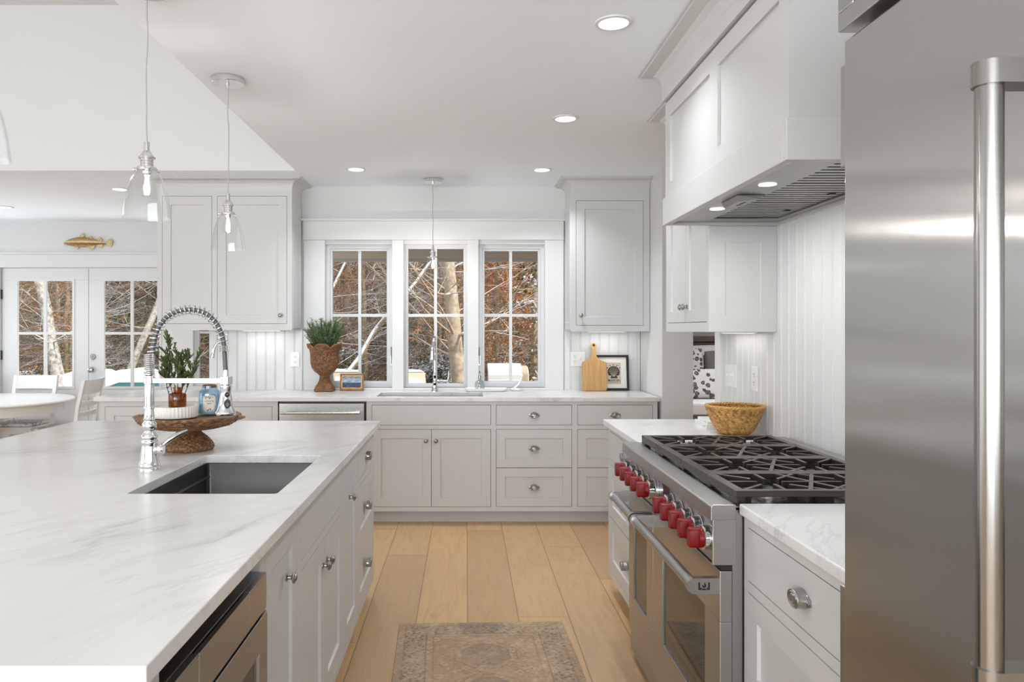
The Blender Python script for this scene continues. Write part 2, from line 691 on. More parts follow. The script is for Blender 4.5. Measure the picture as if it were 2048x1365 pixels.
def snowy(name, a, b, snow, sc=9, spot=0.0, wt=0.5):
    """bark or foliage with snow lying where the surface faces up"""
    n = N(name)
    v = n.noise(n.local(), sc, 4, 0.7)
    c = n.ramp(v, [(0.35, a), (0.65, b)])
    nz = n.n('SeparateXYZ', Vector=n.n('NewGeometry').outputs['True Normal']).outputs['Z']
    if spot:
        nz = n.math('ABSOLUTE', nz)
    sel = n.math('ADD', nz, n.math('MULTIPLY', n.noise(n.local(), 5, 3, 0.7), wt))
    f = n.ramp(sel, [(min(0.98, snow), 0.0), (min(1.0, snow + 0.06), 1.0)])
    if spot:
        f = n.math('MULTIPLY', f, n.ramp(n.noise(n.mapped(n.local(), loc=(9, 2, 1)), 1.6, 2), [(spot, 0.0), (spot + 0.08, 1.0)]))
    n.set(Base__Color=n.mix(f, c, (0.85, 0.87, 0.92)), Roughness=0.85)
    n.b.inputs['Specular IOR Level'].default_value = 0.15
    return n.m


M_BARK = snowy('grey_tan_bark', (0.22, 0.165, 0.105), (0.46, 0.36, 0.24), 0.96)
M_BARK2 = snowy('pale_bark', (0.34, 0.27, 0.185), (0.62, 0.52, 0.39), 0.97)
M_BIRCH = snowy('birch_bark', (0.26, 0.22, 0.18), (0.76, 0.72, 0.66), 0.86, 14)
M_SNOWLIMB = snowy('snow_laden_bark', (0.25, 0.19, 0.13), (0.45, 0.37, 0.27), 0.50, wt=1.1)
M_OAKLEAF = leafm('dry_oak_leaf', (0.36, 0.13, 0.035), (0.66, 0.31, 0.12), 3.0, 0.8)
M_PINE = snowy('pine_needles', (0.045, 0.080, 0.022), (0.17, 0.20, 0.06), 0.97, 2.5, 0.66)
M_HOLLY = snowy('snowy_evergreen_leaf', (0.035, 0.06, 0.018), (0.14, 0.16, 0.05), 0.80, 3, 0.47)
M_BRUSH = snowy('dry_brush', (0.16, 0.10, 0.055), (0.38, 0.25, 0.14), 0.97, 4)


def ground():
    n = N('snowy_leaf_litter')
    v = n.noise(n.pos(), 1.6, 6, 0.7)
    l = n.noise(n.pos(), 25, 4, 0.7)
    c = n.ramp(l, [(0.3, (0.10, 0.065, 0.04)), (0.7, (0.28, 0.18, 0.11))])
    n.set(Base__Color=n.mix(n.ramp(v, [(0.56, 0.0), (0.64, 1.0)]), c, (0.84, 0.86, 0.9)), Roughness=0.9)
    return n.m


M_GROUND = ground()


def sea():
    n = N('seascape_paint')
    s = n.n('SeparateXYZ', Vector=n.local())
    z = s.outputs['Z']
    nz = n.noise(n.mapped(n.local(), (20, 20, 60)), 2.0, 4, 0.6)
    sky = n.ramp(nz, [(0.35, (0.13, 0.20, 0.36)), (0.6, (0.42, 0.45, 0.52))])
    sea_ = n.ramp(nz, [(0.4, (0.012, 0.03, 0.085)), (0.62, (0.05, 0.08, 0.16)), (0.72, (0.35, 0.40, 0.48))])
    n.set(Base__Color=n.mix(n.ramp(z, [(0.0635, 0.0), (0.0655, 1.0)]), sea_, sky), Roughness=0.5)
    return n.m


def rugm(cx, cy, hx, hy):
    n = N('worn_oriental_rug')
    s = n.n('SeparateXYZ', Vector=n.local())
    ax = n.math('ABSOLUTE', s.outputs['X'])
    ay = n.math('ABSOLUTE', s.outputs['Y'])
    ex = n.math('SUBTRACT', hx, ax)
    ey = n.math('SUBTRACT', hy, ay)
    e = n.math('MINIMUM', ex, ey)
    p = n.local()
    vor = n.n('TexVoronoi', Vector=p, Scale=22.0, _distance='MANHATTAN')
    v2 = n.n('TexVoronoi', Vector=p, Scale=48.0, _distance='CHEBYCHEV')
    fine = n.noise(n.mapped(p, (1, 2.5, 1)), 90, 3, 0.7)
    worn = n.noise(p, 5.5, 5, 0.65)
    base = n.mix(fine, (0.40, 0.285, 0.17), (0.62, 0.47, 0.31))
    motif = n.ramp(vor.outputs['Distance'], [(0.28, 1.0), (0.36, 0.35), (0.52, 0.35), (0.6, 0.9)])
    motif2 = n.ramp(v2.outputs['Distance'], [(0.25, 0.9), (0.32, 0.0)])
    field = n.mix(n.math('MULTIPLY', motif, n.math('MULTIPLY', fine, 1.1)), base, (0.22, 0.12, 0.07))
    field = n.mix(n.math('MULTIPLY', motif2, 0.35), field, (0.15, 0.13, 0.12))
    border = n.mix(n.math('MULTIPLY_ADD', motif, 0.5, n.math('MULTIPLY', motif2, 0.45)), base, (0.10, 0.088, 0.08))
    bm_ = n.ramp(e, [(0.034, 0.0), (0.038, 1.0), (0.128, 1.0), (0.132, 0.0)])
    c = n.mix(bm_, field, border)
    ln = n.ramp(e, [(0.030, 0.0), (0.033, 1.0), (0.037, 0.0), (0.126, 0.0), (0.129, 1.0), (0.134, 0.0), (0.158, 0.0), (0.161, 0.8), (0.165, 0.0)])
    c = n.mix(n.math('MULTIPLY', ln, 0.75), c, (0.10, 0.075, 0.06))
    # octagonal medallions down the middle
    my = n.math('SUBTRACT', n.math('PINGPONG', n.math('ADD', s.outputs['Y'], 0.42), 0.32), 0.16)
    oc = n.math('MAXIMUM', n.math('MAXIMUM', ax, n.math('ABSOLUTE', my)), n.math('MULTIPLY', n.math('ADD', ax, n.math('ABSOLUTE', my)), 0.72))
    ring = n.ramp(oc, [(0.095, 0.55), (0.10, 1.0), (0.108, 0.0), (0.128, 0.0), (0.132, 0.9), (0.138, 0.0)])
    c = n.mix(n.math('MULTIPLY', ring, 0.6), c, (0.12, 0.10, 0.09))
    c = n.mix(n.ramp(worn, [(0.45, 0.0), (0.70, 0.5)]), c, (0.56, 0.42, 0.275))
    c = n.mix(n.math('MULTIPLY', n.ramp(n.noise(n.mapped(p, (1, 3.5, 1)), 45, 3, 0.7), [(0.45, 0.0), (0.7, 1.0)]), 0.4), c, (0.15, 0.10, 0.07))
    n.set(Base__Color=c, Roughness=0.95)
    n.bump(fine, 0.4, 0.003)
    return n.m


def toile():
    n = N('floral_toile')
    p = n.local()
    vor = n.n('TexVoronoi', Vector=n.mapped(p, (1, 0.2, 1)), Scale=17.0)
    ns = n.noise(p, 38, 3, 0.6)
    d = n.math('ADD', vor.outputs['Distance'], n.math('MULTIPLY', n.math('SUBTRACT', ns, 0.5), 0.5))
    f = n.ramp(d, [(0.16, 1.0), (0.2, 0.35), (0.24, 1.0), (0.40, 0.9), (0.44, 0.0)])
    n.set(Base__Color=n.mix(f, (0.72, 0.69, 0.67), (0.06, 0.05, 0.05)), Roughness=0.85)
    return n.m


M_TOILE = toile()


def fabric_grey():
    n = N('grey_patterned_fabric')
    v = n.n('TexVoronoi', Vector=n.local(), Scale=26.0)
    n.set(Base__Color=n.ramp(v.outputs['Distance'], [(0.25, (0.40, 0.39, 0.38)), (0.5, (0.74, 0.73, 0.72))]), Roughness=0.9)
    return n.m


M_SEAT = fabric_grey()


def fishm():
    n = N('gilded_fish')
    p = n.local()
    s = n.n('SeparateXYZ', Vector=p)
    ns = n.noise(p, 34, 4, 0.7)
    z = n.math('ADD', s.outputs['Z'], n.math('MULTIPLY', n.math('SUBTRACT', ns, 0.5), 0.03))
    c = n.ramp(n.math('MULTIPLY_ADD', z, 8.0, 0.5), [(0.18, (0.48, 0.36, 0.18)), (0.30, (0.24, 0.10, 0.02)), (0.42, (0.30, 0.13, 0.025)), (0.50, (0.68, 0.60, 0.42)), (0.62, (0.50, 0.35, 0.12)), (0.8, (0.36, 0.23, 0.07))])
    n.set(Base__Color=c, Roughness=0.35, Metallic=0.35)
    return n.m


M_FISH = fishm()
M_FIN = leafm('fish_fin', (0.45, 0.33, 0.14), (0.70, 0.58, 0.34), 60, 0.4)

# ------------------------------------------------------------------ the setting
YB = 6.03      # back wall
YD = 8.0       # dining wall
ZC = 2.55      # ceiling
XR = 1.395     # range wall

b = B()
box(b, -6.2, 4.6, -4.0, 6.2, -0.06, 0.0)
box(b, -6.2, -1.86, 6.2, 8.17, -0.06, 0.0)
box(b, 1.5, 4.6, 6.2, 8.3, -0.06, 0.0)
struct('floor', b, M_FLOOR, 'wide plank light oak floor', 'floor')

b = B()
box(b, -1.234, 4.6, -4.0, 6.2, ZC, ZC + 0.1)
box(b, -6.2, -1.234, 5.44, 6.2, ZC, ZC + 0.1)
box(b, -6.2, -1.86, 6.2, 8.3, ZC, ZC + 0.1)
box(b, 1.5, 4.6, 6.2, 8.3, ZC, ZC + 0.1)
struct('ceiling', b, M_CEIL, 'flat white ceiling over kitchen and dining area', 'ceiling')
b = B()
box(b, -6.3, -1.14, -4.0, 5.54, 3.75, 3.85)
box(b, -6.2, -1.236, 5.43, 5.54, ZC + 0.1, 3.75)
box(b, -6.2, -1.236, 5.43, 5.44, ZC + 0.0005, ZC + 0.1)
box(b, -1.234, -1.14, -4.0, 5.54, ZC + 0.1, 3.75)
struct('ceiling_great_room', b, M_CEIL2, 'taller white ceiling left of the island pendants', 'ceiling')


def wall_y(name, y0, y1, x0, x1, z0, z1, holes, label, m=M_WALL):
    bb = B()
    for a, c, d, e in grid_less(x0, x1, z0, z1, holes):
        box(bb, a, c, y0, y1, d, e)
    return struct(name, bb, m, label, 'wall')


def wall_x(name, x0, x1, y0, y1, z0, z1, holes, label, m=M_WALL):
    bb = B()
    for a, c, d, e in grid_less(y0, y1, z0, z1, holes):
        box(bb, x0, x1, a, c, d, e)
    return struct(name, bb, m, label, 'wall')


WIN = [(-1.130, -0.592), (-0.500, 0.012), (0.100, 0.632)]     # openings of the three sink windows
WZ0, WZ1 = 0.932, 2.085
wall_y('wall_back', YB, YB + 0.17, -2.0, XR + 0.23, 0, ZC, [(-1.130, 0.632, WZ0, WZ1)], 'white back wall around the three sink windows')
wall_x('wall_stub', XR + 0.005, XR + 0.225, 5.35, YB, 0, ZC, [], 'white stub wall beside the back counter end')
wall_x('wall_right', XR, XR + 0.14, -4.0, 4.08, 0, ZC, [], 'white wall behind range and fridge')
wall_x('wall_left', -6.3, -6.2, -4.0, 8.3, 0, 3.85, [(-1.0, 3.4, 0.4, 2.7), (5.9, 7.7, 0.65, 2.25)], 'white great room wall with windows')
wall_y('wall_front', -4.1, -4.0, -6.3, 4.6, 0, 3.85, [(-5.1, 1.1, 0.45, 2.45)], 'white wall behind the viewer')
DW = [(-4.965, -3.142, 0.0, 2.062), (-2.905, -2.06, 0.80, 2.06)]
wall_x('wall_dining_side', -2.0, -1.86, YB + 0.17, YD + 0.17, 0, ZC, [], 'outer dining wall beside the narrow window')
wall_y('wall_dining', YD, YD + 0.17, -6.3, -1.86, 0, ZC, DW, 'white dining wall with french doors')
wall_y('wall_bedroom', 8.1, 8.25, 1.62, 4.6, 0, ZC, [], 'pale bedroom wall behind the bed')
wall_x('wall_bedroom_side', 4.5, 4.6, -4.0, 8.25, 0, ZC, [], 'pale far bedroom side wall')
wall_x('wall_bedroom_divider', 1.50, 1.62, YB + 0.17, 8.1, 0, ZC, [], 'wall between dining area and bedroom')
wall_y('wall_hall', 3.96, 4.08, XR + 0.14, 4.5, 0, ZC, [], 'hall wall behind the range wall')
b = B()
box(b, -6.4, 2.0, -8.0, -4.1, 2.85, 2.95)  # unseen slab added to keep direct sun out of the front opening
struct('roof_sun_block', b, M_TAUPE, 'unseen roof slab added to block sun at the front windows', 'roof')


def beadboard(name, fr, u0, u1, v0, v1, pitch, label, th=0.012):
    """tongue and groove boards: a folded sheet with paired grooves"""
    bb = B()
    prof = []
    k = 0
    u = u0
    prof.append((u0, th))
    n0 = math.ceil((u0 + 0.012) / pitch)
    while n0 * pitch < u1 - 0.012:
        c = n0 * pitch
        for du, w in ((-0.0065, th), (-0.0045, th - 0.004), (-0.0025, th), (0.0025, th), (0.0045, th - 0.004), (0.0065, th)):
            prof.append((c + du, w))
        n0 += 1
    prof.append((u1, th))
    lo = [bb.verts.new(fr.p(u, v0, w)) for u, w in prof]
    hi = [bb.verts.new(fr.p(u, v1, w)) for u, w in prof]
    for i in range(len(prof) - 1):
        bb.faces.new([lo[i], lo[i + 1], hi[i + 1], hi[i]])
    # closed back
    q = [bb.verts.new(fr.p(u, v, 0)) for u, v in ((u0, v0), (u1, v0), (u1, v1), (u0, v1))]
    bb.faces.new(q)
    bb.faces.new([lo[0], hi[0], q[3], q[0]])
    bb.faces.new([lo[-1], hi[-1], q[2], q[1]])
    bb.faces.new(hi + [q[2], q[3]])
    bb.faces.new(lo + [q[1], q[0]])
    return struct(name, bb, M_TRIM, label, 'panelling')


FB = F((0, YB), (1, 0), (0, -1))          # back wall face
FRW = F((XR, 0), (0, 1), (-1, 0))         # range wall face
beadboard('trim_1', FB, -1.995, -1.315, 0.914, 1.41, 0.0765, 'white beadboard left of the sink windows')
beadboard('trim_2', FB, 0.79, 1.395, 0.914, 1.41, 0.0765, 'white beadboard behind the cutting board')
beadboard('trim_3', FRW, 1.40, 4.05, 0.90, 1.90, 0.0765, 'white beadboard behind range and wicker bowl')

# window casings of the sink windows
b = B()
fbox(b, FB, -1.302, 0.782, 2.118, 2.268, 0.0, 0.032)
fbox(b, FB, -1.316, 0.796, 2.268, 2.286, 0.0, 0.045)
struct('trim_4', b, M_TRIM, 'wide white header board above the sink windows', 'trim', bevel=0.002)
b = B()
fbox(b, FB, -1.300, -1.130, 0.914, 2.118, 0.0, 0.022)
struct('trim_5', b, M_TRIM, 'white casing left of the sink windows', 'trim', bevel=0.002)
b = B()
fbox(b, FB, 0.632, 0.782, 0.914, 2.118, 0.0, 0.022)
struct('trim_6', b, M_TRIM, 'white casing right of the sink windows', 'trim', bevel=0.002)
b = B()
fbox(b, FB, -0.592, -0.500, WZ0 - 0.018, 2.118, -0.10, 0.022)
struct('trim_7', b, M_TRIM, 'white mullion post left of the middle window', 'trim', bevel=0.002)
b = B()
fbox(b, FB, 0.012, 0.100, WZ0 - 0.018, 2.118, -0.10, 0.022)
struct('trim_8', b, M_TRIM, 'white mullion post right of the middle window', 'trim', bevel=0.002)
b = B()
fbox(b, FB, -1.130, 0.632, 0.914, WZ0, -0.10, 0.012)
struct('trim_9', b, M_TRIM, 'white sill strip under the sink windows', 'trim', bevel=0.002)
b = B()
fbox(b, FRW, 4.05, 4.135, 0.0, 2.2, -0.14, 0.024)
struct('trim_10', b, M_TRIM, 'white casing on the end of the range wall', 'trim', bevel=0.002)
b = B()
fbox(b, FB, -2.06, -1.998, 0.0, 2.06, -0.17, 0.014)
struct('trim_11', b, M_TRIM, 'white casing on the end of the back wall', 'trim', bevel=0.002)


def window_unit(name, label, fr, u0, u1, v0, v1, us, vs, m, fw=0.03, sash=0.02, mun=0.024, depth=0.07, w=-0.03, lever=None, tag_it=True):
    bb = B()
    for a, c, d, e in grid_less(u0, u1, v0, v1, [(u0 + fw, u1 - fw, v0 + fw, v1 - fw)]):
        fbox(bb, fr, a, c, d, e, w - depth, w)
    root = struct(name, bb, m, label, 'window')
    i0, i1, j0, j1 = u0 + fw, u1 - fw, v0 + fw, v1 - fw
    bb = B()
    for a, c, d, e in grid_less(i0, i1, j0, j1, [(i0 + sash, i1 - sash, j0 + sash, j1 - sash)]):
        fbox(bb, fr, a, c, d, e, w - 0.055, w - 0.012)
    obj('sash', bb, m, root, bevel=0.0015)
    bb = B()
    for u in us:
        fbox(bb, fr, u - mun / 2, u + mun / 2, j0 + sash, j1 - sash, w - 0.045, w - 0.022)
    for v in vs:
        fbox(bb, fr, i0 + sash, i1 - sash, v - mun / 2, v + mun / 2, w - 0.044, w - 0.021)
    if us or vs:
        obj('muntin', bb, m, root)
    bb = B()
    fbox(bb, fr, i0 + sash, i1 - sash, j0 + sash, j1 - sash, w - 0.036, w - 0.032)
    obj('pane', bb, M_PANE, root)
    if lever:
        bb = B()
        lu, lv = lever
        tube(bb, [fr.p(lu, lv - 0.09, w + 0.006), fr.p(lu, lv, w + 0.014), fr.p(lu, lv + 0.05, w + 0.02)], 0.0045, 6)
        fbox(bb, fr, lu - 0.008, lu + 0.008, lv - 0.10, lv - 0.02, w - 0.002, w + 0.008)
        obj('latch_lever', bb, M_NICKEL, root)
    return root


window_unit('window_1', 'left casement window over the sink with four lites', FB, *WIN[0], WZ0, WZ1, [-0.862], [1.515], M_VINYL, lever=(-0.602, 1.21))
window_unit('window_2', 'fixed middle window over the sink with four lites', FB, *WIN[1], WZ0, WZ1, [-0.247], [1.515], M_VINYL, fw=0.012)
window_unit('window_3', 'right casement window over the sink with four lites', FB, *WIN[2], WZ0, WZ1, [0.362], [1.515], M_VINYL, lever=(0.108, 1.21))
for wi, nm in ((-0.84, 'left'), (0.40, 'right')):
    pass
FD = F((0, YD), (1, 0), (0, -1))
window_unit('window_4', 'narrow dining window beside the french doors', FD, -2.905, -2.06, 0.80, 2.06, [], [1.372], M_VINYL, fw=0.02)
FL = F((-6.2, 0), (0, 1), (1, 0))
window_unit('window_5', 'tall great room window', FL, -1.0, 3.4, 0.4, 2.7, [0.4, 1.9], [], M_VINYL, w=-0.03, depth=0.05)
FFR = F((0, -4.0), (1, 0), (0, 1))
window_unit('window_6', 'unseen window behind the viewer, widened for fill light', FFR, -5.1, 1.1, 0.45, 2.45, [-3.5, -2.0, -0.5], [], M_VINYL, w=-0.03, depth=0.05)  # unseen opening, stretched toward the kitchen to brighten it
window_unit('window_7', 'dining side window', FL, 5.9, 7.7, 0.65, 2.25, [6.8], [], M_VINYL, w=-0.03, depth=0.05)


def knob_profile():
    return [(0.0, 0.0), (0.0105, 0.0), (0.0105, 0.003), (0.006, 0.006), (0.005, 0.014), (0.009, 0.017), (0.0155, 0.0195),
            (0.0165, 0.022), (0.0145, 0.025), (0.0105, 0.0265), (0.0095, 0.0285), (0.005, 0.0305), (0.0, 0.031)]


def french_door(name, label, x0, x1, gx0, gx1, hw):
    g0, g1 = 0.782, 1.934
    bb = B()
    for a, c, d, e in grid_less(x0, x1, 0.012, 2.055, [(gx0, gx1, g0, g1), (gx0, gx1, 0.20, 0.66)]):
        fbox(bb, FD, a, c, d, e, -0.06, -0.015)
    fbox(bb, FD, gx0, gx1, 0.20, 0.66, -0.05, -0.024)
    root = struct(name, bb, M_TRIM, label, 'door', bevel=0.002)
    bb = B()
    for a, c, d, e in grid_less(gx0 - 0.012, gx1 + 0.012, g0 - 0.012, g1 + 0.012, [(gx0 + 0.012, gx1 - 0.012, g0 + 0.012, g1 - 0.012)]):
        fbox(bb, FD, a, c, d, e, -0.02, -0.006)
    um = (gx0 + gx1) / 2
    fbox(bb, FD, um - 0.015, um + 0.015, g0, g1, -0.034, -0.01)
    fbox(bb, FD, gx0, gx1, 1.349, 1.377, -0.033, -0.011)
    obj('muntin', bb, M_TRIM, root)
    bb = B()
    fbox(bb, FD, gx0, gx1, g0, g1, -0.04, -0.036)
    obj('pane', bb, M_PANE, root)
    if hw:
        bb = B()
        lathe(bb, FD.m(-3.992, 0.974, -0.015), [(0, 0), (0.032, 0), (0.032, 0.006), (0.013, 0.010), (0.011, 0.03), (0.022, 0.038), (0.028, 0.05), (0.025, 0.062), (0.012, 0.068), (0, 0.069)], 20)
        obj('door_knob', bb, M_NICKEL, root, smooth=True)
        bb = B()
        lathe(bb, FD.m(-3.985, 1.112, -0.015), [(0, 0), (0.031, 0), (0.031, 0.008), (0.026, 0.014), (0, 0.014)], 20)
        fbox(bb, FD, -3.990, -3.980, 1.098, 1.126, -0.001, 0.016)
        obj('deadbolt', bb, M_NICKEL, root, smooth=True)
    else:
        for hz in (0.35, 1.13, 1.78):
            bb = B()
            fbox(bb, FD, x0 - 0.006, x0 + 0.004, hz - 0.05, hz + 0.05, -0.02, 0.004)
            obj('hinge', bb, M_BLACK, root)
    return root


french_door('door_1', 'left leaf of the white french doors behind the table', -4.955, -4.036, -4.802, -4.192, False)
french_door('door_2', 'right leaf of the white french doors, with knob and deadbolt', -4.031, -3.148, -3.874, -3.264, True)
b = B()
fbox(b, FD, -5.11, -2.99, 2.066, 2.205, 0.0, 0.022)
fbox(b, FD, -5.12, -2.98, 2.205, 2.223, 0.0, 0.034)
struct('trim_12', b, M_TRIM, 'white header board above the french doors', 'trim', bevel=0.002)
b = B()
fbox(b, FD, -5.09, -4.962, 0.0, 2.066, 0.0, 0.018)
struct('trim_13', b, M_TRIM, 'white casing left of the french doors', 'trim', bevel=0.002)
b = B()
fbox(b, FD, -3.142, -2.905, 0.0, 2.066, 0.0, 0.018)
struct('trim_14', b, M_TRIM, 'white casing between french doors and narrow window', 'trim', bevel=0.002)
b = B()
fbox(b, FD, -2.905, -2.0, 0.70, 0.80, 0.0, 0.02)
struct('trim_15', b, M_TRIM, 'white apron under the narrow dining window', 'trim', bevel=0.002)
b = B()
box(b, -6.2, -4.99, YD - 0.014, YD, 0, 0.13)
struct('baseboard_dining', b, M_TRIM, 'white dining baseboard', 'baseboard')

# porch outside
b = B()
box(b, -2.3, 1.7, 6.2, 9.45, 2.30, 2.36)
struct('trim_16', b, M_TAUPE, 'taupe porch soffit outside the sink windows', 'soffit')
b = B()
box(b, -2.3, 1.7, 9.45, 9.50, 2.262, 2.40)
struct('trim_17', b, M_TRIM, 'white fascia on the edge of the porch roof', 'trim')
b = B()
box(b, -14, 10, 8.3, 12.6, -0.2, -0.08)
box(b, -1.86, 1.5, 6.2, 8.3, -0.2, -0.08)
struct('terrain_deck', b, M_GROUND, 'snowy deck outside the house', 'deck')


def lathe_cup(bb, fr, u, v, w, s=1.0):
    """oval cup pull: flanged oval plate, domed oval grip with rings"""
    M = fr.m(u, v, w)
    lathe(bb, M, [(0, 0), (0.041 * s, 0), (0.041 * s, 0.003), (0.036 * s, 0.005), (0.030 * s, 0.005)], 28, sx=1.0, sy=0.42)
    lathe(bb, M, [(0.0295 * s, 0.003), (0.0285 * s, 0.012), (0.0275 * s, 0.021), (0.0285 * s, 0.0235), (0.0265 * s, 0.026), (0.023 * s, 0.0245),
                  (0.020 * s, 0.0265), (0.016 * s, 0.0248), (0.012 * s, 0.0268), (0.006 * s, 0.025), (0, 0.0268)], 28, sx=1.0, sy=0.76)
    for d in (-1, 1):
        lathe(bb, fr.m(u + d * 0.0345 * s, v, w), [(0, 0), (0.0042, 0.003), (0.0042, 0.007), (0, 0.009)], 10)


def lathe_knob(bb, fr, u, v, w):
    lathe(bb, fr.m(u, v, w), knob_profile(), 20)


def shaker(bb, fr, u0, u1, v0, v1, border, wf=0.0, wb=-0.02, rec=0.009, slope=0.003):
    def q(d, w):
        return [bb.verts.new(fr.p(u, v, w)) for u, v in ((u0 + d, v0 + d), (u1 - d, v0 + d), (u1 - d, v1 - d), (u0 + d, v1 - d))]
    if border:
        r = [q(0, wb), q(0, wf), q(border, wf), q(border + slope, wf - rec)]
    else:
        r = [q(0, wb), q(0, wf)]
    for a, c in zip(r, r[1:]):
        for i in range(4):
            bb.faces.new([a[i], a[(i + 1) % 4], c[(i + 1) % 4], c[i]])
    bb.faces.new(r[0])
    bb.faces.new(r[-1])


GAP = 0.0026


def cabinet(name, label, cat, fr, u0, u1, v0, v1, depth, fronts, toe=0.0, group=None, sides=True, top=False, frame_u=None):
    """inset face-frame cabinet; fronts: (part name, border, u0,u1,v0,v1, [(hardware,u,v)])"""
    um = (u0 + u1) / 2
    base = fr.p(um, 0.0 if toe else v0, -depth / 2)
    root = thing(name, label, cat, base, group)
    fu0, fu1 = frame_u or (u0, u1)
    bb = B()
    holes = []
    for f in fronts:
        holes.append((f[2] - GAP, f[3] + GAP, f[4] - GAP, f[5] + GAP))
    merged = holes
    for a, c, d, e in grid_less(fu0, fu1, v0, v1, merged):
        fbox(bb, fr, a, c, d, e, -0.021, 0.0)
    fbox(bb, fr, u0, u0 + 0.018, v0, v1, -depth, -0.021)
    fbox(bb, fr, u1 - 0.018, u1, v0, v1, -depth, -0.021)
    fbox(bb, fr, u0 + 0.018, u1 - 0.018, v0, v0 + 0.018, -depth, -0.021)
    fbox(bb, fr, u0 + 0.018, u1 - 0.018, v0 + 0.018, v1, -depth, -depth + 0.012)
    if top:
        fbox(bb, fr, u0 + 0.018, u1 - 0.018, v1 - 0.018, v1, -depth + 0.012, -0.021)
    obj('body', bb, M_CAB, root)
    if toe:
        bb = B()
        fbox(bb, fr, u0, u1, 0.0, v0, -0.09, -0.07)
        obj('toe_kick', bb, M_CAB, root)
    for kind, border, a, c, d, e, hw in fronts:
        bb = B()
        shaker(bb, fr, a, c, d, e, border)
        fo = obj(kind, bb, M_CAB, root)
        for h, hu, hv in hw:
            bb = B()
            if h == 'knob':
                lathe_knob(bb, fr, hu, hv, 0.0)
                obj('knob', bb, M_NICKEL, fo, smooth=True)
            else:
                lathe_cup(bb, fr, hu, hv, 0.0)
                obj('cup_pull', bb, M_NICKEL, fo, smooth=True, angle=50)
    return root


BR = 0.063
ZT0, ZT1 = 0.7134, 0.8546       # top drawer row
ZM0, ZM1 = 0.407, 0.6797        # middle drawer row
ZL0, ZL1 = 0.1262, 0.4025       # bottom drawer row
VB, VT = 0.091, 0.884           # face frame


def drawer_stack(name, label, fr, u0, u1, a, c, group=None, depth=0.6, cu=None):
    cu = (a + c) / 2 if cu is None else cu
    return cabinet(name, label, 'cabinet', fr, u0, u1, VB, VT, depth, [
        ('drawer', 0, a, c, ZT0, ZT1, [('cup', cu, 0.783)]),
        ('drawer', BR, a, c, ZM0, ZM1, [('cup', cu, 0.543)]),
        ('drawer', BR, a, c, ZL0, ZL1, [('cup', cu, 0.264)])], toe=0.09, group=group)


# ------------------------------------------------------------------ back run
FK = F((0, 5.39), (1, 0), (0, -1))
cabinet('sink_cabinet', 'white two-door sink cabinet under the windows, plain panel above the doors', 'cabinet', FK, -0.716, 0.198, VB, VT, 0.6, [
    ('false_front', 0, -0.675, 0.177, ZT0, ZT1, []),
    ('door', BR, -0.675, -0.2505, ZL0 - 0.002, ZM1, [('knob', -0.288, 0.6)]),
    ('door', BR, -0.2475, 0.177, ZL0 - 0.002, ZM1, [('knob', -0.215, 0.6)])], toe=0.09)
drawer_stack('drawer_cabinet', 'white three-drawer cabinet right of the window sink doors', FK, 0.198, 0.781, 0.2185, 0.7595)
drawer_stack('drawer_cabinet', 'white three-drawer cabinet in the corner below the cutting board', FK, 0.781, 1.376, 0.803, 1.340)
cabinet('base_cabinet', 'white peninsula cabinet left of the dishwasher, shaker door and plain drawer', 'cabinet', FK, -2.634, -1.352, VB, VT, 0.6, [
    ('door', BR, -2.592, -2.02, 0.1262, ZT1 - 0.012, []),
    ('drawer', 0, -1.967, -1.395, 0.60, ZT1 - 0.012, []),
    ('drawer', BR, -1.967, -1.395, 0.1262, 0.565, [])], toe=0.09)

# dishwasher
root = thing('dishwasher', 'stainless steel dishwasher under the back counter', 'dishwasher', (-1.034, 5.69, 0))
b = B()
fbox(b, FK, -1.345, -0.722, 0.09, 0.876, -0.58, -0.025)
obj('body', b, M_BLACK, root)
b = B()
fbox(b, FK, -1.342, -0.731, 0.105, 0.868, -0.02, 0.004)
obj('door', b, M_STEELX, root, bevel=0.003)
b = B()
tube(b, [FK.p(-1.325, 0.803, 0.045), FK.p(-0.758, 0.803, 0.045)], 0.0105, 14)
for u in (-1.30, -0.783):
    fbox(b, FK, u - 0.012, u + 0.012, 0.795, 0.811, 0.0, 0.045)
obj('handle', b, M_STEELX, root, smooth=True)


def slab(name, label, x0, x1, y0, y1, hole=None, z0=0.884, z1=0.914, bev=0.004):
    bb = B()
    if not hole:
        box(bb, x0, x1, y0, y1, z0, z1)
    else:
        hx0, hx1, hy0, hy1 = hole
        rings = []
        inner = rrect(hx0, hx1, hy0, hy1, 0.012, 3)
        for z in (z0, z1):
            o = [bb.verts.new((x, y, z)) for x, y in ((x1, y0), (x1, y1), (x0, y1), (x0, y0))]
            i = [bb.verts.new((x, y, z)) for x, y in inner]
            rings.append((o, i))
            n = len(i) // 4
            for k in range(4):
                seg = i[k * n:(k + 1) * n]
                nxt = i[((k + 1) * n) % len(i)]
                bb.faces.new([o[k]] + [o[(k + 1) % 4]] + [nxt] + seg[::-1])
        for idx in (0, 1):
            a, c = rings[0][idx], rings[1][idx]
            for k in range(len(a)):
                bb.faces.new([a[k], a[(k + 1) % len(a)], c[(k + 1) % len(a)], c[k]])
    o = obj(name, bb, M_MARBLE, bevel=bev)
    return tag(o, label, 'countertop')


slab('countertop', 'long white marble countertop under the sink windows', -2.665, 1.384, 5.36, YB - 0.002, (-0.652, 0.125, 5.44, 5.80))


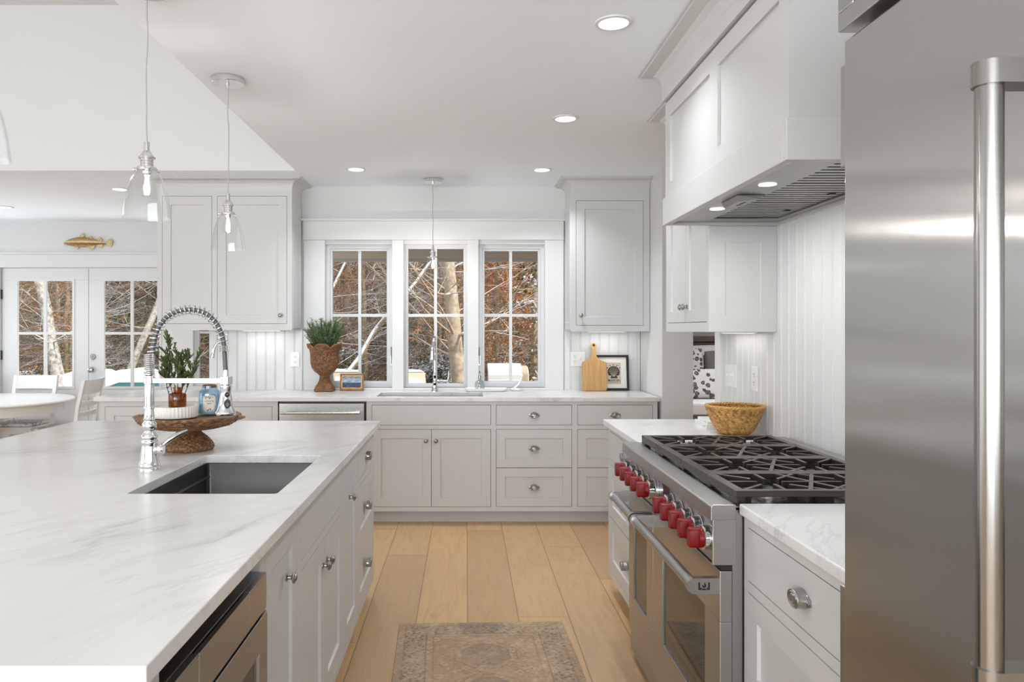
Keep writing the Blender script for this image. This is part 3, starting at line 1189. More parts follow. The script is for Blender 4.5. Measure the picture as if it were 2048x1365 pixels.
def sink(name, label, x0, x1, y0, y1, z, d, ledge=None):
    root = thing(name, label, 'sink', ((x0 + x1) / 2, (y0 + y1) / 2, z - d))
    bb = B()
    rim = 0.02
    loops = []
    for off, zz, r in ((-rim, z, 0.02), (-rim, z - 0.0015, 0.02), (0.0, z, 0.016), (0.002, z - d + 0.02, 0.02), (0.016, z - d + 0.004, 0.03), (0.05, z - d, 0.03)):
        loops.append([bb.verts.new((x, y, zz)) for x, y in rrect(x0 + off, x1 - off, y0 + off, y1 - off, r, 4)])
    order = [loops[1], loops[0], loops[2], loops[3], loops[4], loops[5]]
    for a, c in zip(order, order[1:]):
        for k in range(len(a)):
            bb.faces.new([a[k], a[(k + 1) % len(a)], c[(k + 1) % len(a)], c[k]])
    bb.faces.new(order[-1])
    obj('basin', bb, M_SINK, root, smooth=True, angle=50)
    if ledge:
        bb = B()
        box(bb, x0 + 0.001, x0 + ledge, y0 + 0.004, y1 - 0.004, z - 0.052, z - 0.046)
        obj('ledge', bb, M_SINK, root, bevel=0.002)
    bb = B()
    lz(bb, (x0 + x1) / 2, (y0 + y1) / 2, [(0, z - d + 0.001), (0.045, z - d + 0.001), (0.045, z - d + 0.004), (0.032, z - d + 0.004), (0.028, z - d + 0.0025), (0, z - d + 0.0025)], 24)
    obj('drain', bb, M_CHROME, root, smooth=True)
    return root


sink('window_sink', 'undermount steel sink in the back counter below the windows', -0.648, 0.121, 5.444, 5.796, 0.8835, 0.22)

# upper cabinets on the back wall
FU = F((0, 5.70), (1, 0), (0, -1))


def crown(bb, path, z0, z1, proj):
    """cove crown swept along plan points (x, y, nx, ny): n points out of the cabinet"""
    prof = [(0.0, 0.0), (0.006, 0.0), (0.012, 0.10), (0.03, 0.35), (0.12, 0.58), (0.35, 0.76), (0.72, 0.84), (0.86, 0.86), (0.88, 0.93), (1.0, 0.94), (1.0, 1.0), (0.0, 1.0)]
    rows = []
    for x, y, nx, ny in path:
        rows.append([bb.verts.new((x + nx * p * proj, y + ny * p * proj, z0 + (z1 - z0) * q)) for p, q in prof])
    for a, c in zip(rows, rows[1:]):
        for i in range(len(prof)):
            j = (i + 1) % len(prof)
            bb.faces.new([a[i], a[j], c[j], c[i]])
    bb.faces.new(rows[0])
    bb.faces.new(rows[-1])


r_ = cabinet('wall_cabinet', 'white two-door upper cabinet left of the sink windows', 'cabinet', FU, -2.348, -1.322, 1.394, 2.47, 0.329, [
    ('door', BR, -2.308, -1.934, 1.445, 2.412, []),
    ('door', BR, -1.888, -1.363, 1.445, 2.412, [('knob', -1.408, 1.507)])], top=True)
b = B()
fbox(b, FU, -2.348, -1.322, 2.47, ZC, -0.329, -0.004)
crown(b, [(-2.348, YB, -1, 0), (-2.348, 5.70, -1, -1), (-1.322, 5.70, 1, -1), (-1.322, YB, 1, 0)], 2.458, ZC - 0.001, 0.085)
obj('crown', b, M_CAB, r_, smooth=True, angle=25)
b = B()
FUS = F((-1.322, 0), (0, 1), (1, 0))
shaker(b, FUS, 5.715, 6.02, 1.41, 2.40, 0.055, wf=0.004, wb=0.0, rec=0.003)
obj('side_panel', b, M_CAB, r_)
r_ = cabinet('wall_cabinet', 'white single-door upper cabinet above the cutting board', 'cabinet', FU, 0.796, 1.396, 1.385, 2.47, 0.329, [
    ('door', BR, 0.838, 1.346, 1.432, 2.378, [('knob', 0.872, 1.507)])], top=True)
b = B()
fbox(b, FU, 0.796, 1.396, 2.47, ZC, -0.329, -0.004)
crown(b, [(0.796, YB, -1, 0), (0.796, 5.70, -1, -1), (1.398, 5.70, 0, -1)], 2.465, ZC - 0.001, 0.085)
obj('crown', b, M_CAB, r_, smooth=True, angle=25)
b = B()
FUS = F((0.796, 0), (0, 1), (-1, 0))
shaker(b, FUS, 5.715, 6.02, 1.40, 2.37, 0.055, wf=0.004, wb=0.0, rec=0.003)
obj('side_panel', b, M_CAB, r_)


def strip_light(label, x0, x1, y0, y1, z, watts):
    bb = B()
    box(bb, x0, x1, y0, y1, z - 0.005, z)
    root = obj('under_cabinet_light', bb, M_PLASTIC)
    tag(root, label, 'light')
    bb = B()
    box(bb, x0 + 0.01, x1 - 0.01, y0 + 0.006, y1 - 0.006, z - 0.0065, z - 0.005)
    obj('lens', bb, emis('strip_lens', (1, 0.97, 0.92), 1.4), root)
    area_light('strip_lamp', ((x0 + x1) / 2, (y0 + y1) / 2, z - 0.009), (0, 0, 0), x1 - x0 - 0.02, y1 - y0 - 0.01, watts, (1, 0.98, 0.95), parent=root)


strip_light('slim light strip under the left upper cabinet', -1.75, -1.45, 5.86, 5.90, 1.394, 0.45)
strip_light('slim light strip under the upper cabinet above the cutting board', 0.95, 1.25, 5.86, 5.90, 1.385, 0.45)
strip_light('slim light strip under the upper cabinet above the wicker bowl', 1.30, 1.34, 3.45, 3.85, 1.384, 0.2)

# ------------------------------------------------------------------ range run
FR_ = F((0.765, 0), (0, 1), (-1, 0))
drawer_stack('drawer_cabinet', 'white three-drawer cabinet on the far side of the range', FR_, 3.232, 4.03, 3.262, 3.985, cu=3.585)
drawer_stack('drawer_cabinet', 'white three-drawer cabinet between range and fridge', FR_, 1.42, 2.062, 1.45, 2.035, cu=1.70)
slab('countertop', 'short marble countertop under the wicker bowl', 0.738, XR - 0.014, 3.226, 4.038)
slab('countertop', 'short marble countertop between range and fridge', 0.752, XR - 0.014, 1.415, 2.066)

FRU = F((1.081, 0), (0, 1), (-1, 0))
r_ = cabinet('wall_cabinet', 'white two-door upper cabinet beyond the range hood', 'cabinet', FRU, 3.340, 4.05, 1.385, 2.45, 0.30, [
    ('door', 0.055, 3.375, 3.692, 1.432, 2.38, [('knob', 3.668, 1.507)]),
    ('door', 0.055, 3.696, 4.012, 1.432, 2.38, [('knob', 3.720, 1.507)])], top=True)
b = B()
fbox(b, FRU, 3.34, 4.05, 2.45, ZC, -0.30, -0.004)
crown(b, [(1.081, 3.45, -1, 0), (1.081, 4.05, -1, 1), (XR - 0.014, 4.05, 0, 1)], 2.465, ZC - 0.001, 0.085)
obj('crown', b, M_CAB, r_, smooth=True, angle=25)
b = B()
FNS = F((0, 3.340), (1, 0), (0, -1))
shaker(b, FNS, 1.083, XR - 0.013, 1.385, 1.855, 0.07, wf=0.004, wb=0.0, rec=0.0035)
obj('side_panel', b, M_CAB, r_)

# ------------------------------------------------------------------ island
FI = F((-0.485, 0), (0, 1), (1, 0))
slab('countertop', 'large white marble island top with cut-out sink', -2.05, -0.453, 1.063, 3.967, (-0.993, -0.553, 2.19, 2.867), bev=0.005)
sink('island_sink', 'deep stainless workstation sink set in the island', -0.989, -0.557, 2.194, 2.863, 0.8835, 0.24, ledge=0.014)
drawer_stack('drawer_cabinet', 'white three-drawer cabinet at the far end of the island', FI, 3.353, 3.94, 3.375, 3.915)
cabinet('pull_out_cabinet', 'narrow white pull-out cabinet between island sink doors and far drawers', 'cabinet', FI, 2.962, 3.353, VB, VT, 0.6, [
    ('door', BR, 2.993, 3.335, ZL0, ZT1, [('knob', 3.11, 0.70)])], toe=0.09)
cabinet('sink_cabinet', 'white two-door cabinet under the island sink', 'cabinet', FI, 2.178, 2.962, VB, VT, 0.6, [
    ('false_front', 0, 2.205, 2.940, ZT0, ZT1, []),
    ('door', BR, 2.205, 2.571, ZL0, ZM1, [('knob', 2.538, 0.595)]),
    ('door', BR, 2.574, 2.940, ZL0, ZM1, [('knob', 2.607, 0.595)])], toe=0.09)
cabinet('pull_out_cabinet', 'narrow white pull-out cabinet between microwave drawer and island sink doors', 'cabinet', FI, 1.788, 2.178, VB, VT, 0.6, [
    ('door', BR, 1.812, 2.155, ZL0, ZT1, [('knob', 2.02, 0.725)])], toe=0.09)
# the bay that holds the microwave drawer, and the back of the island
b = B()
for a, c, d, e in grid_less(1.095, 1.788, VB, VT, [(1.185, 1.765, 0.40, 0.878)]):
    fbox(b, FI, a, c, d, e, -0.021, 0.0)
fbox(b, FI, 1.095, 1.113, VB, VT, -0.6, -0.021)
fbox(b, FI, 1.113, 1.788, VB, 0.40, -0.6, -0.021)
fbox(b, FI, 1.095, 1.788, 0.0, VB, -0.6, -0.07)
fbox(b, FI, 1.095, 3.94, 0.0, VT, -1.25, -0.605)
root = obj('kitchen_island', b, M_CAB)
tag(root, 'white island carcass with the microwave bay at its near end', 'island')

root = thing('microwave_drawer', 'stainless microwave drawer in the near end of the island', 'microwave', (-0.78, 1.475, 0.40))
b = B()
fbox(b, FI, 1.188, 1.762, 0.402, 0.815, -0.55, -0.004)
obj('body', b, M_STEEL, root)
b = B()
fbox(b, FI, 1.186, 1.764, 0.816, 0.823, -0.075, 0.001)
fbox(b, FI, 1.186, 1.318, 0.816, 0.823, 0.001, 0.016)
fbox(b, FI, 1.628, 1.764, 0.816, 0.823, 0.001, 0.016)
fbox(b, FI, 1.186, 1.318, 0.739, 0.816, -0.003, 0.016)
fbox(b, FI, 1.628, 1.764, 0.739, 0.816, -0.003, 0.016)
obj('trim_frame', b, M_STEEL, root, bevel=0.0015)
b = B()
fbox(b, FI, 1.320, 1.626, 0.739, 0.822, 0.006, 0.016)
obj('control_panel', b, M_STEEL, root, bevel=0.001)
b = B()
fbox(b, FI, 1.320, 1.626, 0.744, 0.8135, -0.003, 0.0055)
obj('grip_slot', b, M_DARK, root)
b = B()
fbox(b, FI, 1.188, 1.762, 0.7335, 0.739, -0.003, 0.005)
obj('vent_gap', b, M_DARK, root)
b = B()
for a, c, d, e in grid_less(1.186, 1.764, 0.402, 0.733, [(1.255, 1.695, 0.455, 0.657)]):
    fbox(b, FI, a, c, d, e, -0.003, 0.018)
obj('drawer_front', b, M_STEEL, root, bevel=0.0015)
b = B()
fbox(b, FI, 1.255, 1.695, 0.455, 0.657, -0.003, 0.011)
obj('glass', b, M_OVENGLASS, root)

# ------------------------------------------------------------------ range
RY0, RY1 = 2.070, 3.220
root = thing('range_cooker', 'wide stainless range with red knobs and two ovens', 'range', (1.03, 2.645, 0))
FG = F((0.70, 0), (0, 1), (-1, 0))
b = B()
box(b, 0.735, 1.372, RY0, RY1, 0.10, 0.735)
box(b, 0.735, 1.372, RY0, RY0 + 0.02, 0.735, 0.905)
box(b, 0.735, 1.372, RY1 - 0.02, RY1, 0.735, 0.905)
obj('body', b, M_STEEL, root)
# control housing: front lip, recessed knob panel, end cheeks, sloped underside
b = B()
prof = [(0.673, 0.868), (0.673, 0.905), (0.678, 0.911), (0.742, 0.911), (0.742, 0.746), (0.688, 0.746), (0.690, 0.866), (0.686, 0.868)]
prism(b, Matrix(((1, 0, 0, 0), (0, 0, 1, 0), (0, 1, 0, 0), (0, 0, 0, 1))), prof, RY0 - 0.010, RY1 + 0.010)
for y in (RY0 - 0.0125, RY1 + 0.0025):
    box(b, 0.677, 0.742, y, y + 0.010, 0.746, 0.87)
obj('control_housing', b, M_STEEL, root, bevel=0.0015)
b = B()
box(b, 0.705, 0.735, RY0, RY1, 0.7275, 0.746)
obj('vent_gap', b, M_BLACK, root)
b = B()
fbox(b, F((0.690, 0), (0, 1), (-1, 0)), 2.548, 2.672, 0.800, 0.862, 0, 0.0035)
obj('display', b, simple('display_glass', (0.06, 0.055, 0.06), 0.08), root)
b = B()
box(b, 0.742, 1.30, RY0, RY1, 0.893, 0.903)
box(b, 1.30, 1.372, RY0, RY1, 0.893, 0.934)
obj('cooktop', b, M_STEEL, root, bevel=0.002)
b = B()
for i in range(4):
    box(b, 0.775, 1.27, 2.09 + 0.2775 * i, 2.09 + 0.2775 * i + 0.245, 0.9031, 0.9038)
obj('burner_pan', b, simple('black_enamel', (0.015, 0.014, 0.013), 0.15), root)
KY = [2.103 + 0.0985 * i for i in range(5)] + [2.738 + 0.0985 * i for i in range(5)]
FKN = F((0.689, 0), (0, 1), (-1, 0))
for i, ky in enumerate(KY):
    b = B()
    lathe(b, FKN.m(ky, 0.8105, 0), [(0, 0), (0.037, 0), (0.037, 0.004), (0.0345, 0.005), (0.034, 0.026), (0.031, 0.028), (0, 0.028)], 28)
    kb = obj('knob', b, M_CHROME, root, smooth=True)
    b = B()
    M = FKN.m(ky, 0.8105, 0.028)
    lathe(b, M, [(0, -0.002), (0.0285, -0.002), (0.0275, 0.010), (0.025, 0.013), (0, 0.013)], 28)
    out = rrect(-0.0155, 0.0155, -0.0275, 0.0275, 0.009, 4)
    vs0 = [b.verts.new(M @ Vector((x * 1.06, y, 0.006))) for x, y in out]
    vs1 = [b.verts.new(M @ Vector((x, y * 0.98, 0.034))) for x, y in out]
    vs2 = [b.verts.new(M @ Vector((x * 0.84, y * 0.92, 0.038))) for x, y in out]
    for a, c in ((vs0, vs1), (vs1, vs2)):
        for k in range(len(a)):
            b.faces.new([a[k], a[(k + 1) % len(a)], c[(k + 1) % len(a)], c[k]])
    b.faces.new(vs0)
    b.faces.new(vs2)
    tag(obj('grip', b, M_REDK, kb, smooth=True, angle=35), 'red grip')
    b = B()
    for t in (0.0, 0.5, 0.8, 1.1, 1.4):
        a = PI * 0.5 + t
        M2 = M @ Matrix.Rotation(a, 4, 'Z')
        mbox(b, M2, 0.0338, 0.0344, -0.0006, 0.0006, -0.016, -0.007)
    obj('dial_marks', b, M_BLACK, kb)


def oven_door(u0, u1, gu0, gu1, ends):
    bb = B()
    for a, c, d, e in grid_less(u0, u1, 0.12, 0.7265, [(gu0, gu1, 0.273, 0.585)]):
        fbox(bb, FG, a, c, d, e, -0.034, 0.0)
    fbox(bb, FG, gu0 - 0.03, gu1 + 0.03, 0.25, 0.61, -0.034, -0.022)
    dr = obj('oven_door', bb, M_STEEL, root, bevel=0.002)
    bb = B()
    fbox(bb, FG, gu0, gu1, 0.273, 0.585, -0.022, -0.006)
    obj('glass', bb, M_OVENGLASS, dr)
    bb = B()
    x = 0.069
    tube(bb, [FG.p(u0 + 0.016, 0.683, x), FG.p(u1 - 0.016, 0.683, x)], 0.0165, 18)
    for uu in (u0 + 0.016, u1 - 0.016):
        out = rrect(0.0, 0.088, 0.660, 0.706, 0.0, 1)
        M = Matrix(((-1, 0, 0, 0.70), (0, 0, 1, uu), (0, 1, 0, 0), (0, 0, 0, 1)))
        prism(bb, M, [(0, 0.661), (0.068, 0.661)] + [(0.068 + 0.022 * math.sin(PI * k / 8), 0.683 - 0.022 * math.cos(PI * k / 8)) for k in range(1, 8)] + [(0.068, 0.705), (0, 0.705)], -0.011, 0.011)
    obj('handle', bb, M_STEEL, dr, smooth=True, angle=35)
    return dr


oven_door(2.813, 3.222, 2.909, 3.134, None)
dr = oven_door(2.068, 2.807, 2.20, 2.672, None)
# the maker's mark on the near handle bracket: a W-shaped crown with a flame
b = B()
ME = Matrix(((1, 0, 0, 0.658), (0, 0, -1, 2.0730), (0, 1, 0, 0.683), (0, 0, 0, 1)))
for o in ([(-0.016, 0.011), (-0.011, 0.011), (-0.011, -0.004), (-0.005, -0.004), (-0.009, -0.010), (-0.016, -0.010)],
          [(0.016, 0.011), (0.011, 0.011), (0.011, -0.004), (0.005, -0.004), (0.009, -0.010), (0.016, -0.010)],
          [(-0.009, -0.0105), (-0.003, -0.006), (0.003, -0.006), (0.009, -0.0105)]):
    prism(b, ME, o, 0.0, 0.0006)
prism(b, ME, [(0.0, -0.0045), (0.005, -0.002), (0.0065, 0.003), (0.003, 0.008), (0.0035, 0.012), (-0.001, 0.008), (0.001, 0.004), (-0.001, 0.001), (-0.003, 0.005), (-0.0055, 0.002), (-0.004, -0.003)], 0.0, 0.0006)
obj('emblem', b, M_BLACK, dr)
b = B()
box(b, 0.708, 0.735, RY0, RY1, 0.03, 0.108)
obj('kick_plate', b, M_STEEL, root)
b = B()
box(b, 0.78, 1.36, RY0 + 0.03, RY1 - 0.03, 0.0, 0.10)
obj('plinth', b, M_BLACK, root)

# grates and burners: four of each along the cooktop
GW = 0.262
gx0, gx1 = 0.745, 1.292
gz0, gz1 = 0.926, 0.947
protos = None
GY = [2.078 + GW * i + 0.002 for i in range(4)]
GY = [2.076 + 0.2775 * i for i in range(4)]
GL = 0.2735


def bar(bb, ax, ay, cx, cy, w, z0, z1, taper=1.0):
    d = Vector((cx - ax, cy - ay))
    n = Vector((-d.y, d.x)).normalized() * w / 2
    m = n * taper
    hexa(bb, [(ax + n.x, ay + n.y, z0), (cx + m.x, cy + m.y, z0), (cx - m.x, cy - m.y, z0), (ax - n.x, ay - n.y, z0),
              (ax + n.x, ay + n.y, z1), (cx + m.x, cy + m.y, z1), (cx - m.x, cy - m.y, z1), (ax - n.x, ay - n.y, z1)])


for i, gy in enumerate(GY):
    b = B()
    y0, y1 = gy, gy + GL
    yc = (y0 + y1) / 2
    fw = 0.024
    for a, c, d, e in grid_less(gx0, gx1, y0, y1, [(gx0 + 0.030, gx1 - 0.026, y0 + fw, y1 - fw)]):
        box(b, a, c, d, e, gz0 + 0.003, gz1)
    box(b, gx0 + 0.0005, gx0 + 0.010, y0 + 0.0005, y0 + 0.055, 0.9115, gz0 + 0.004)
    box(b, gx0 + 0.0005, gx0 + 0.010, y1 - 0.055, y1 - 0.0005, 0.9115, gz0 + 0.004)
    box(b, gx0 + 0.0005, gx0 + 0.010, y0 + 0.055, y1 - 0.055, 0.920, gz0 + 0.004)
    for fx in (gx0 + 0.02, gx1 - 0.02):
        for fy in (y0 + 0.02, y1 - 0.02):
            box(b, fx - 0.012, fx + 0.012, fy - 0.012, fy + 0.012, 0.9032, gz0 + 0.004)
    xm = (gx0 + gx1) / 2
    burn = (gx0 + 0.150, gx1 - 0.146)
    for bx_ in burn:
        for sx, sy in ((-1, -1), (-1, 1), (1, -1), (1, 1)):
            ox, oy = bx_ + sx * 0.115, yc + sy * (GL / 2 - fw)
            bar(b, ox, oy, bx_ + sx * 0.040, yc + sy * 0.040, 0.0125, gz0 + 0.002, gz1 - 0.0005, 0.8)
        for sy in (-1, 1):
            bar(b, bx_, yc + sy * (GL / 2 - fw + 0.004), bx_, yc + sy * 0.035, 0.0125, gz0 + 0.002, gz1 - 0.001, 0.8)
        e = gx0 + 0.02 if bx_ < xm else gx1 - 0.02
        bar(b, e, yc, bx_ + (0.036 if bx_ > xm else -0.036), yc, 0.0125, gz0 + 0.002, gz1 - 0.001, 0.8)
        bar(b, xm, yc, bx_ + (0.036 if bx_ < xm else -0.036), yc, 0.0125, gz0 + 0.002, gz1 - 0.001, 0.8)
    for sy in (-1, 1):
        bar(b, xm, yc, xm - 0.055, yc + sy * (GL / 2 - fw + 0.004), 0.013, gz0 + 0.002, gz1 - 0.0008)
        bar(b, xm, yc, xm + 0.055, yc + sy * (GL / 2 - fw + 0.004), 0.013, gz0 + 0.002, gz1 - 0.0008)
    obj('grate', b, M_IRON, root, bevel=0.0022)
    for bx_ in burn:
        b = B()
        lz(b, bx_, yc, [(0, 0.9032), (0.052, 0.9032), (0.050, 0.909), (0.040, 0.912), (0.040, 0.918), (0, 0.918)], 24)
        bo = obj('burner', b, M_NICKEL, root, smooth=True)
        b = B()
        lz(b, bx_, yc, [(0, 0.918), (0.036, 0.918), (0.037, 0.921), (0.034, 0.9245), (0, 0.9255)], 24)
        obj('burner_cap', b, M_BLACK, bo, smooth=True)

# ------------------------------------------------------------------ hood
HY0, HY1 = 2.045, 3.334
HX = 0.874
root = thing('range_hood', 'tall white panelled hood over the range with steel insert', 'range hood', (1.13, 2.69, 1.857))
FH = F((HX + 0.011, 0), (0, 1), (-1, 0))
HB = XR - 0.001
b = B()
# carcass walls and panelled front
box(b, HX + 0.030, HB, HY0 + 0.010, HY0 + 0.028, 1.975, 2.40)
box(b, HX + 0.030, HB, HY1 - 0.024, HY1 - 0.006, 1.975, 2.40)
box(b, HX + 0.030, HB, HY0 + 0.028, HY1 - 0.024, 1.975, 1.993)
obj('body', b, M_CAB, root)
b = B()
for a, c, d, e in grid_less(HY0 + 0.010, HY1 - 0.006, 1.975, 2.396, [(2.121, 2.640, 2.037, 2.326), (2.726, 3.256, 2.037, 2.326)]):
    fbox(b, FH, a, c, d, e, -0.019, 0.0)
fbox(b, FH, 2.11, 3.27, 2.03, 2.33, -0.019, -0.011)
obj('front_panel', b, M_CAB, root)
b = B()
for a, c, d, e in grid_less(HX, HB, HY0, HY1, [(HX + 0.03, HB - 0.025, HY0 + 0.03, HY1 - 0.03)]):
    box(b, a, c, d, e, 1.857, 1.975)
obj('apron_band', b, M_CAB, root, bevel=0.002)
b = B()
box(b, HX - 0.004, HB, HY0 - 0.008, HY1, 2.404, ZC - 0.001)
crown(b, [(HB, HY0 - 0.008, 0, -1), (HX - 0.004, HY0 - 0.008, -1, -1), (HX - 0.004, HY1, -1, 1), (1.075, HY1, 0, 1)], 2.462, ZC - 0.001, 0.088)
obj('crown', b, M_CAB, root, smooth=True, angle=25)
b = B()
ix0, ix1, iy0, iy1 = HX + 0.031, HB - 0.026, HY0 + 0.031, HY1 - 0.031
box(b, ix0, ix1, iy0, iy1, 1.900, 1.915)
for a, c, d, e in grid_less(ix0, ix1, iy0, iy1, [(ix0 + 0.15, ix1 - 0.035, iy0 + 0.02, iy1 - 0.10)]):
    box(b, a, c, d, e, 1.868, 1.900)
ins = obj('insert', b, M_BAFFLE, root)
fx0, fx1 = ix0 + 0.152, ix1 - 0.037
for k in range(3):
    fy0 = iy0 + 0.024 + k * (iy1 - iy0 - 0.124) / 3
    fy1 = fy0 + (iy1 - iy0 - 0.124) / 3 - 0.004
    b = B()
    n = 9
    st = (fy1 - fy0) / n
    for j in range(n):
        box(b, fx0, fx1, fy0 + j * st, fy0 + j * st + st * 0.68, 1.874, 1.884)
    box(b, fx0, fx1, fy0, fy1, 1.888, 1.8995)
    bf = obj('baffle_filter', b, M_BAFFLE, ins)
    b = B()
    box(b, fx1 - 0.05, fx1 - 0.03, (fy0 + fy1) / 2 - 0.012, (fy0 + fy1) / 2 + 0.012, 1.871, 1.8735)
    obj('latch', b, M_BLACK, bf)
for y in (2.45, 2.94):
    b = B()
    lz(b, 0.985, y, [(0, 1.8665), (0.028, 1.8665), (0.028, 1.8675), (0, 1.8675)], 24)
    hl = obj('hood_lamp', b, M_LAMP, root)
    area_light('hood_lamp_light', (0.985, y, 1.862), (0, 0, 0), 0.06, 0.06, 2.2, (1, 0.98, 0.95), shape='DISK', parent=root)
b = B()
hexa(b, [(0.955, 2.635, 1.867), (1.055, 2.635, 1.867), (1.055, 2.805, 1.867), (0.955, 2.805, 1.867),
         (0.963, 2.645, 1.846), (1.035, 2.645, 1.856), (1.035, 2.795, 1.856), (0.963, 2.795, 1.846)])
cp = obj('control_box', b, M_BAFFLE, root)
b = B()
for k in range(6):
    hexa(b, [(0.992 + dx, 2.685 + 0.014 * k + dy, 1.8495 + dx * 0.14 + dz) for dx, dy, dz in
             ((0, 0, 0), (0.014, 0, 0), (0.014, 0.008, 0), (0, 0.008, 0), (0, 0, 0.004), (0.014, 0, 0.004), (0.014, 0.008, 0.004), (0, 0.008, 0.004))])
obj('button', b, M_BLACK, cp)

# ------------------------------------------------------------------ fridge
root = thing('refrigerator', 'tall built-in stainless refrigerator with a long bar handle', 'refrigerator', (1.05, 0.92, 0))
b = B()
box(b, 0.745, XR - 0.002, 0.46, 1.385, 0.0, 2.14)
obj('body', b, M_STEEL, root)
b = B()
box(b, 0.77, XR - 0.002, 1.3855, 1.40, 0.0, 2.14)
obj('side_panel', b, M_CAB, root)
b = B()
FF = F((0.70, 0), (0, 1), (-1, 0))
nu, nz = 10, 24
fu0, fu1, fv0, fv1 = 0.475, 1.389, 0.11, 1.926
fbox(b, FF, fu0, fu1, fv0, fv1, -0.042, 0.0)
obj('door', b, M_FRIDGE, root, bevel=0.004)
b = B()
for a, c, d, e in grid_less(0.465, 1.388, 1.941, 2.14, [(0.53, 1.335, 1.975, 2.11)]):
    fbox(b, FF, a, c, d, e, -0.040, 0.012)
gr = obj('top_grille', b, M_STEEL, root, bevel=0.002)
b = B()
fbox(b, FF, 0.53, 1.335, 1.975, 2.11, -0.03, -0.002)
obj('grille_opening', b, M_DARK, gr)
b = B()
box(b, 0.716, 0.748, 1.4005, 1.4365, 0.02, 0.905)
obj('side_trim', b, M_STEEL, root, bevel=0.002)
b = B()
box(b, 0.716, 0.748, 1.4005, 1.4365, 1.70, 1.895)
obj('door_hinge', b, M_STEEL, root, bevel=0.004)
b = B()
hx = 0.632
tube(b, [(hx, 0.906, 0.975), (hx, 0.906, 1.70)], 0.0155, 24)
for z in (0.955, 1.685):
    M = Matrix(((1, 0, 0, 0), (0, 1, 0, 0), (0, 0, 1, 0), (0, 0, 0, 1)))
    o = [(0.701, 0.923), (0.701, 0.889)] + [(hx + 0.019 * math.cos(t), 0.906 + 0.019 * math.sin(t)) for t in [-PI / 2 - PI * k / 12 for k in range(13)]]
    prism(b, M, o, z, z + 0.029)
obj('handle', b, M_HANDLE, root, smooth=True, angle=35)
b = B()
box(b, 0.76, 1.30, 0.48, 1.38, 0.0, 0.10)
bmesh.ops.translate(b, verts=b.verts, vec=(-0.03, 0, 0))
obj('kick_plate', b, M_BLACK, root)

# ------------------------------------------------------------------ ceiling lamps
def downlight(x, y, label, watts=DOWN_W, z=ZC, group=None):
    bb = B()
    lz(bb, x, y, [(0.054, z - 0.0005), (0.071, z - 0.0005), (0.069, z - 0.006), (0.056, z - 0.008), (0.0535, z - 0.004), (0.054, z - 0.0005)], 36, cap=False)
    o = obj('recessed_light', bb, M_TRIM, smooth=True, loc=(x, y, z))
    tag(o, label, 'ceiling light', group)
    bb = B()
    lz(bb, x, y, [(0, z - 0.0045), (0.0545, z - 0.0045), (0.0545, z - 0.001), (0, z - 0.001)], 32)
    obj('lens', bb, M_LAMP, o)
    area_light('downlight_lamp', (x, y, z - 0.012), (0, 0, 0), 0.11, 0.11, watts, (0.90, 0.955, 1.0), spread=math.radians(122), shape='DISK', parent=o)
    return o


downlight(0.554, 2.816, 'round recessed ceiling light nearest the hood crown', 3.6)
downlight(0.542, 4.085, 'round recessed ceiling light between the hood and the corner upper cabinet', 4.8)
downlight(0.546, 5.387, 'round recessed ceiling light right of the window pendant')
downlight(-0.788, 5.37, 'round recessed ceiling light left of the window pendant')
downlight(-2.83, 6.127, 'recessed dining ceiling light seen behind the middle island pendant')
downlight(-4.31, 7.016, 'recessed dining ceiling light above the round table')
downlight(0.55, 1.2, 'recessed ceiling light over the aisle beside the fridge', 3.5)
downlight(0.55, -0.8, 'recessed ceiling light behind the viewer')
downlight(2.9, 6.4, 'fill light added on the unseen bedroom ceiling', 22)  # added lamp, brightens the bedroom beyond the opening


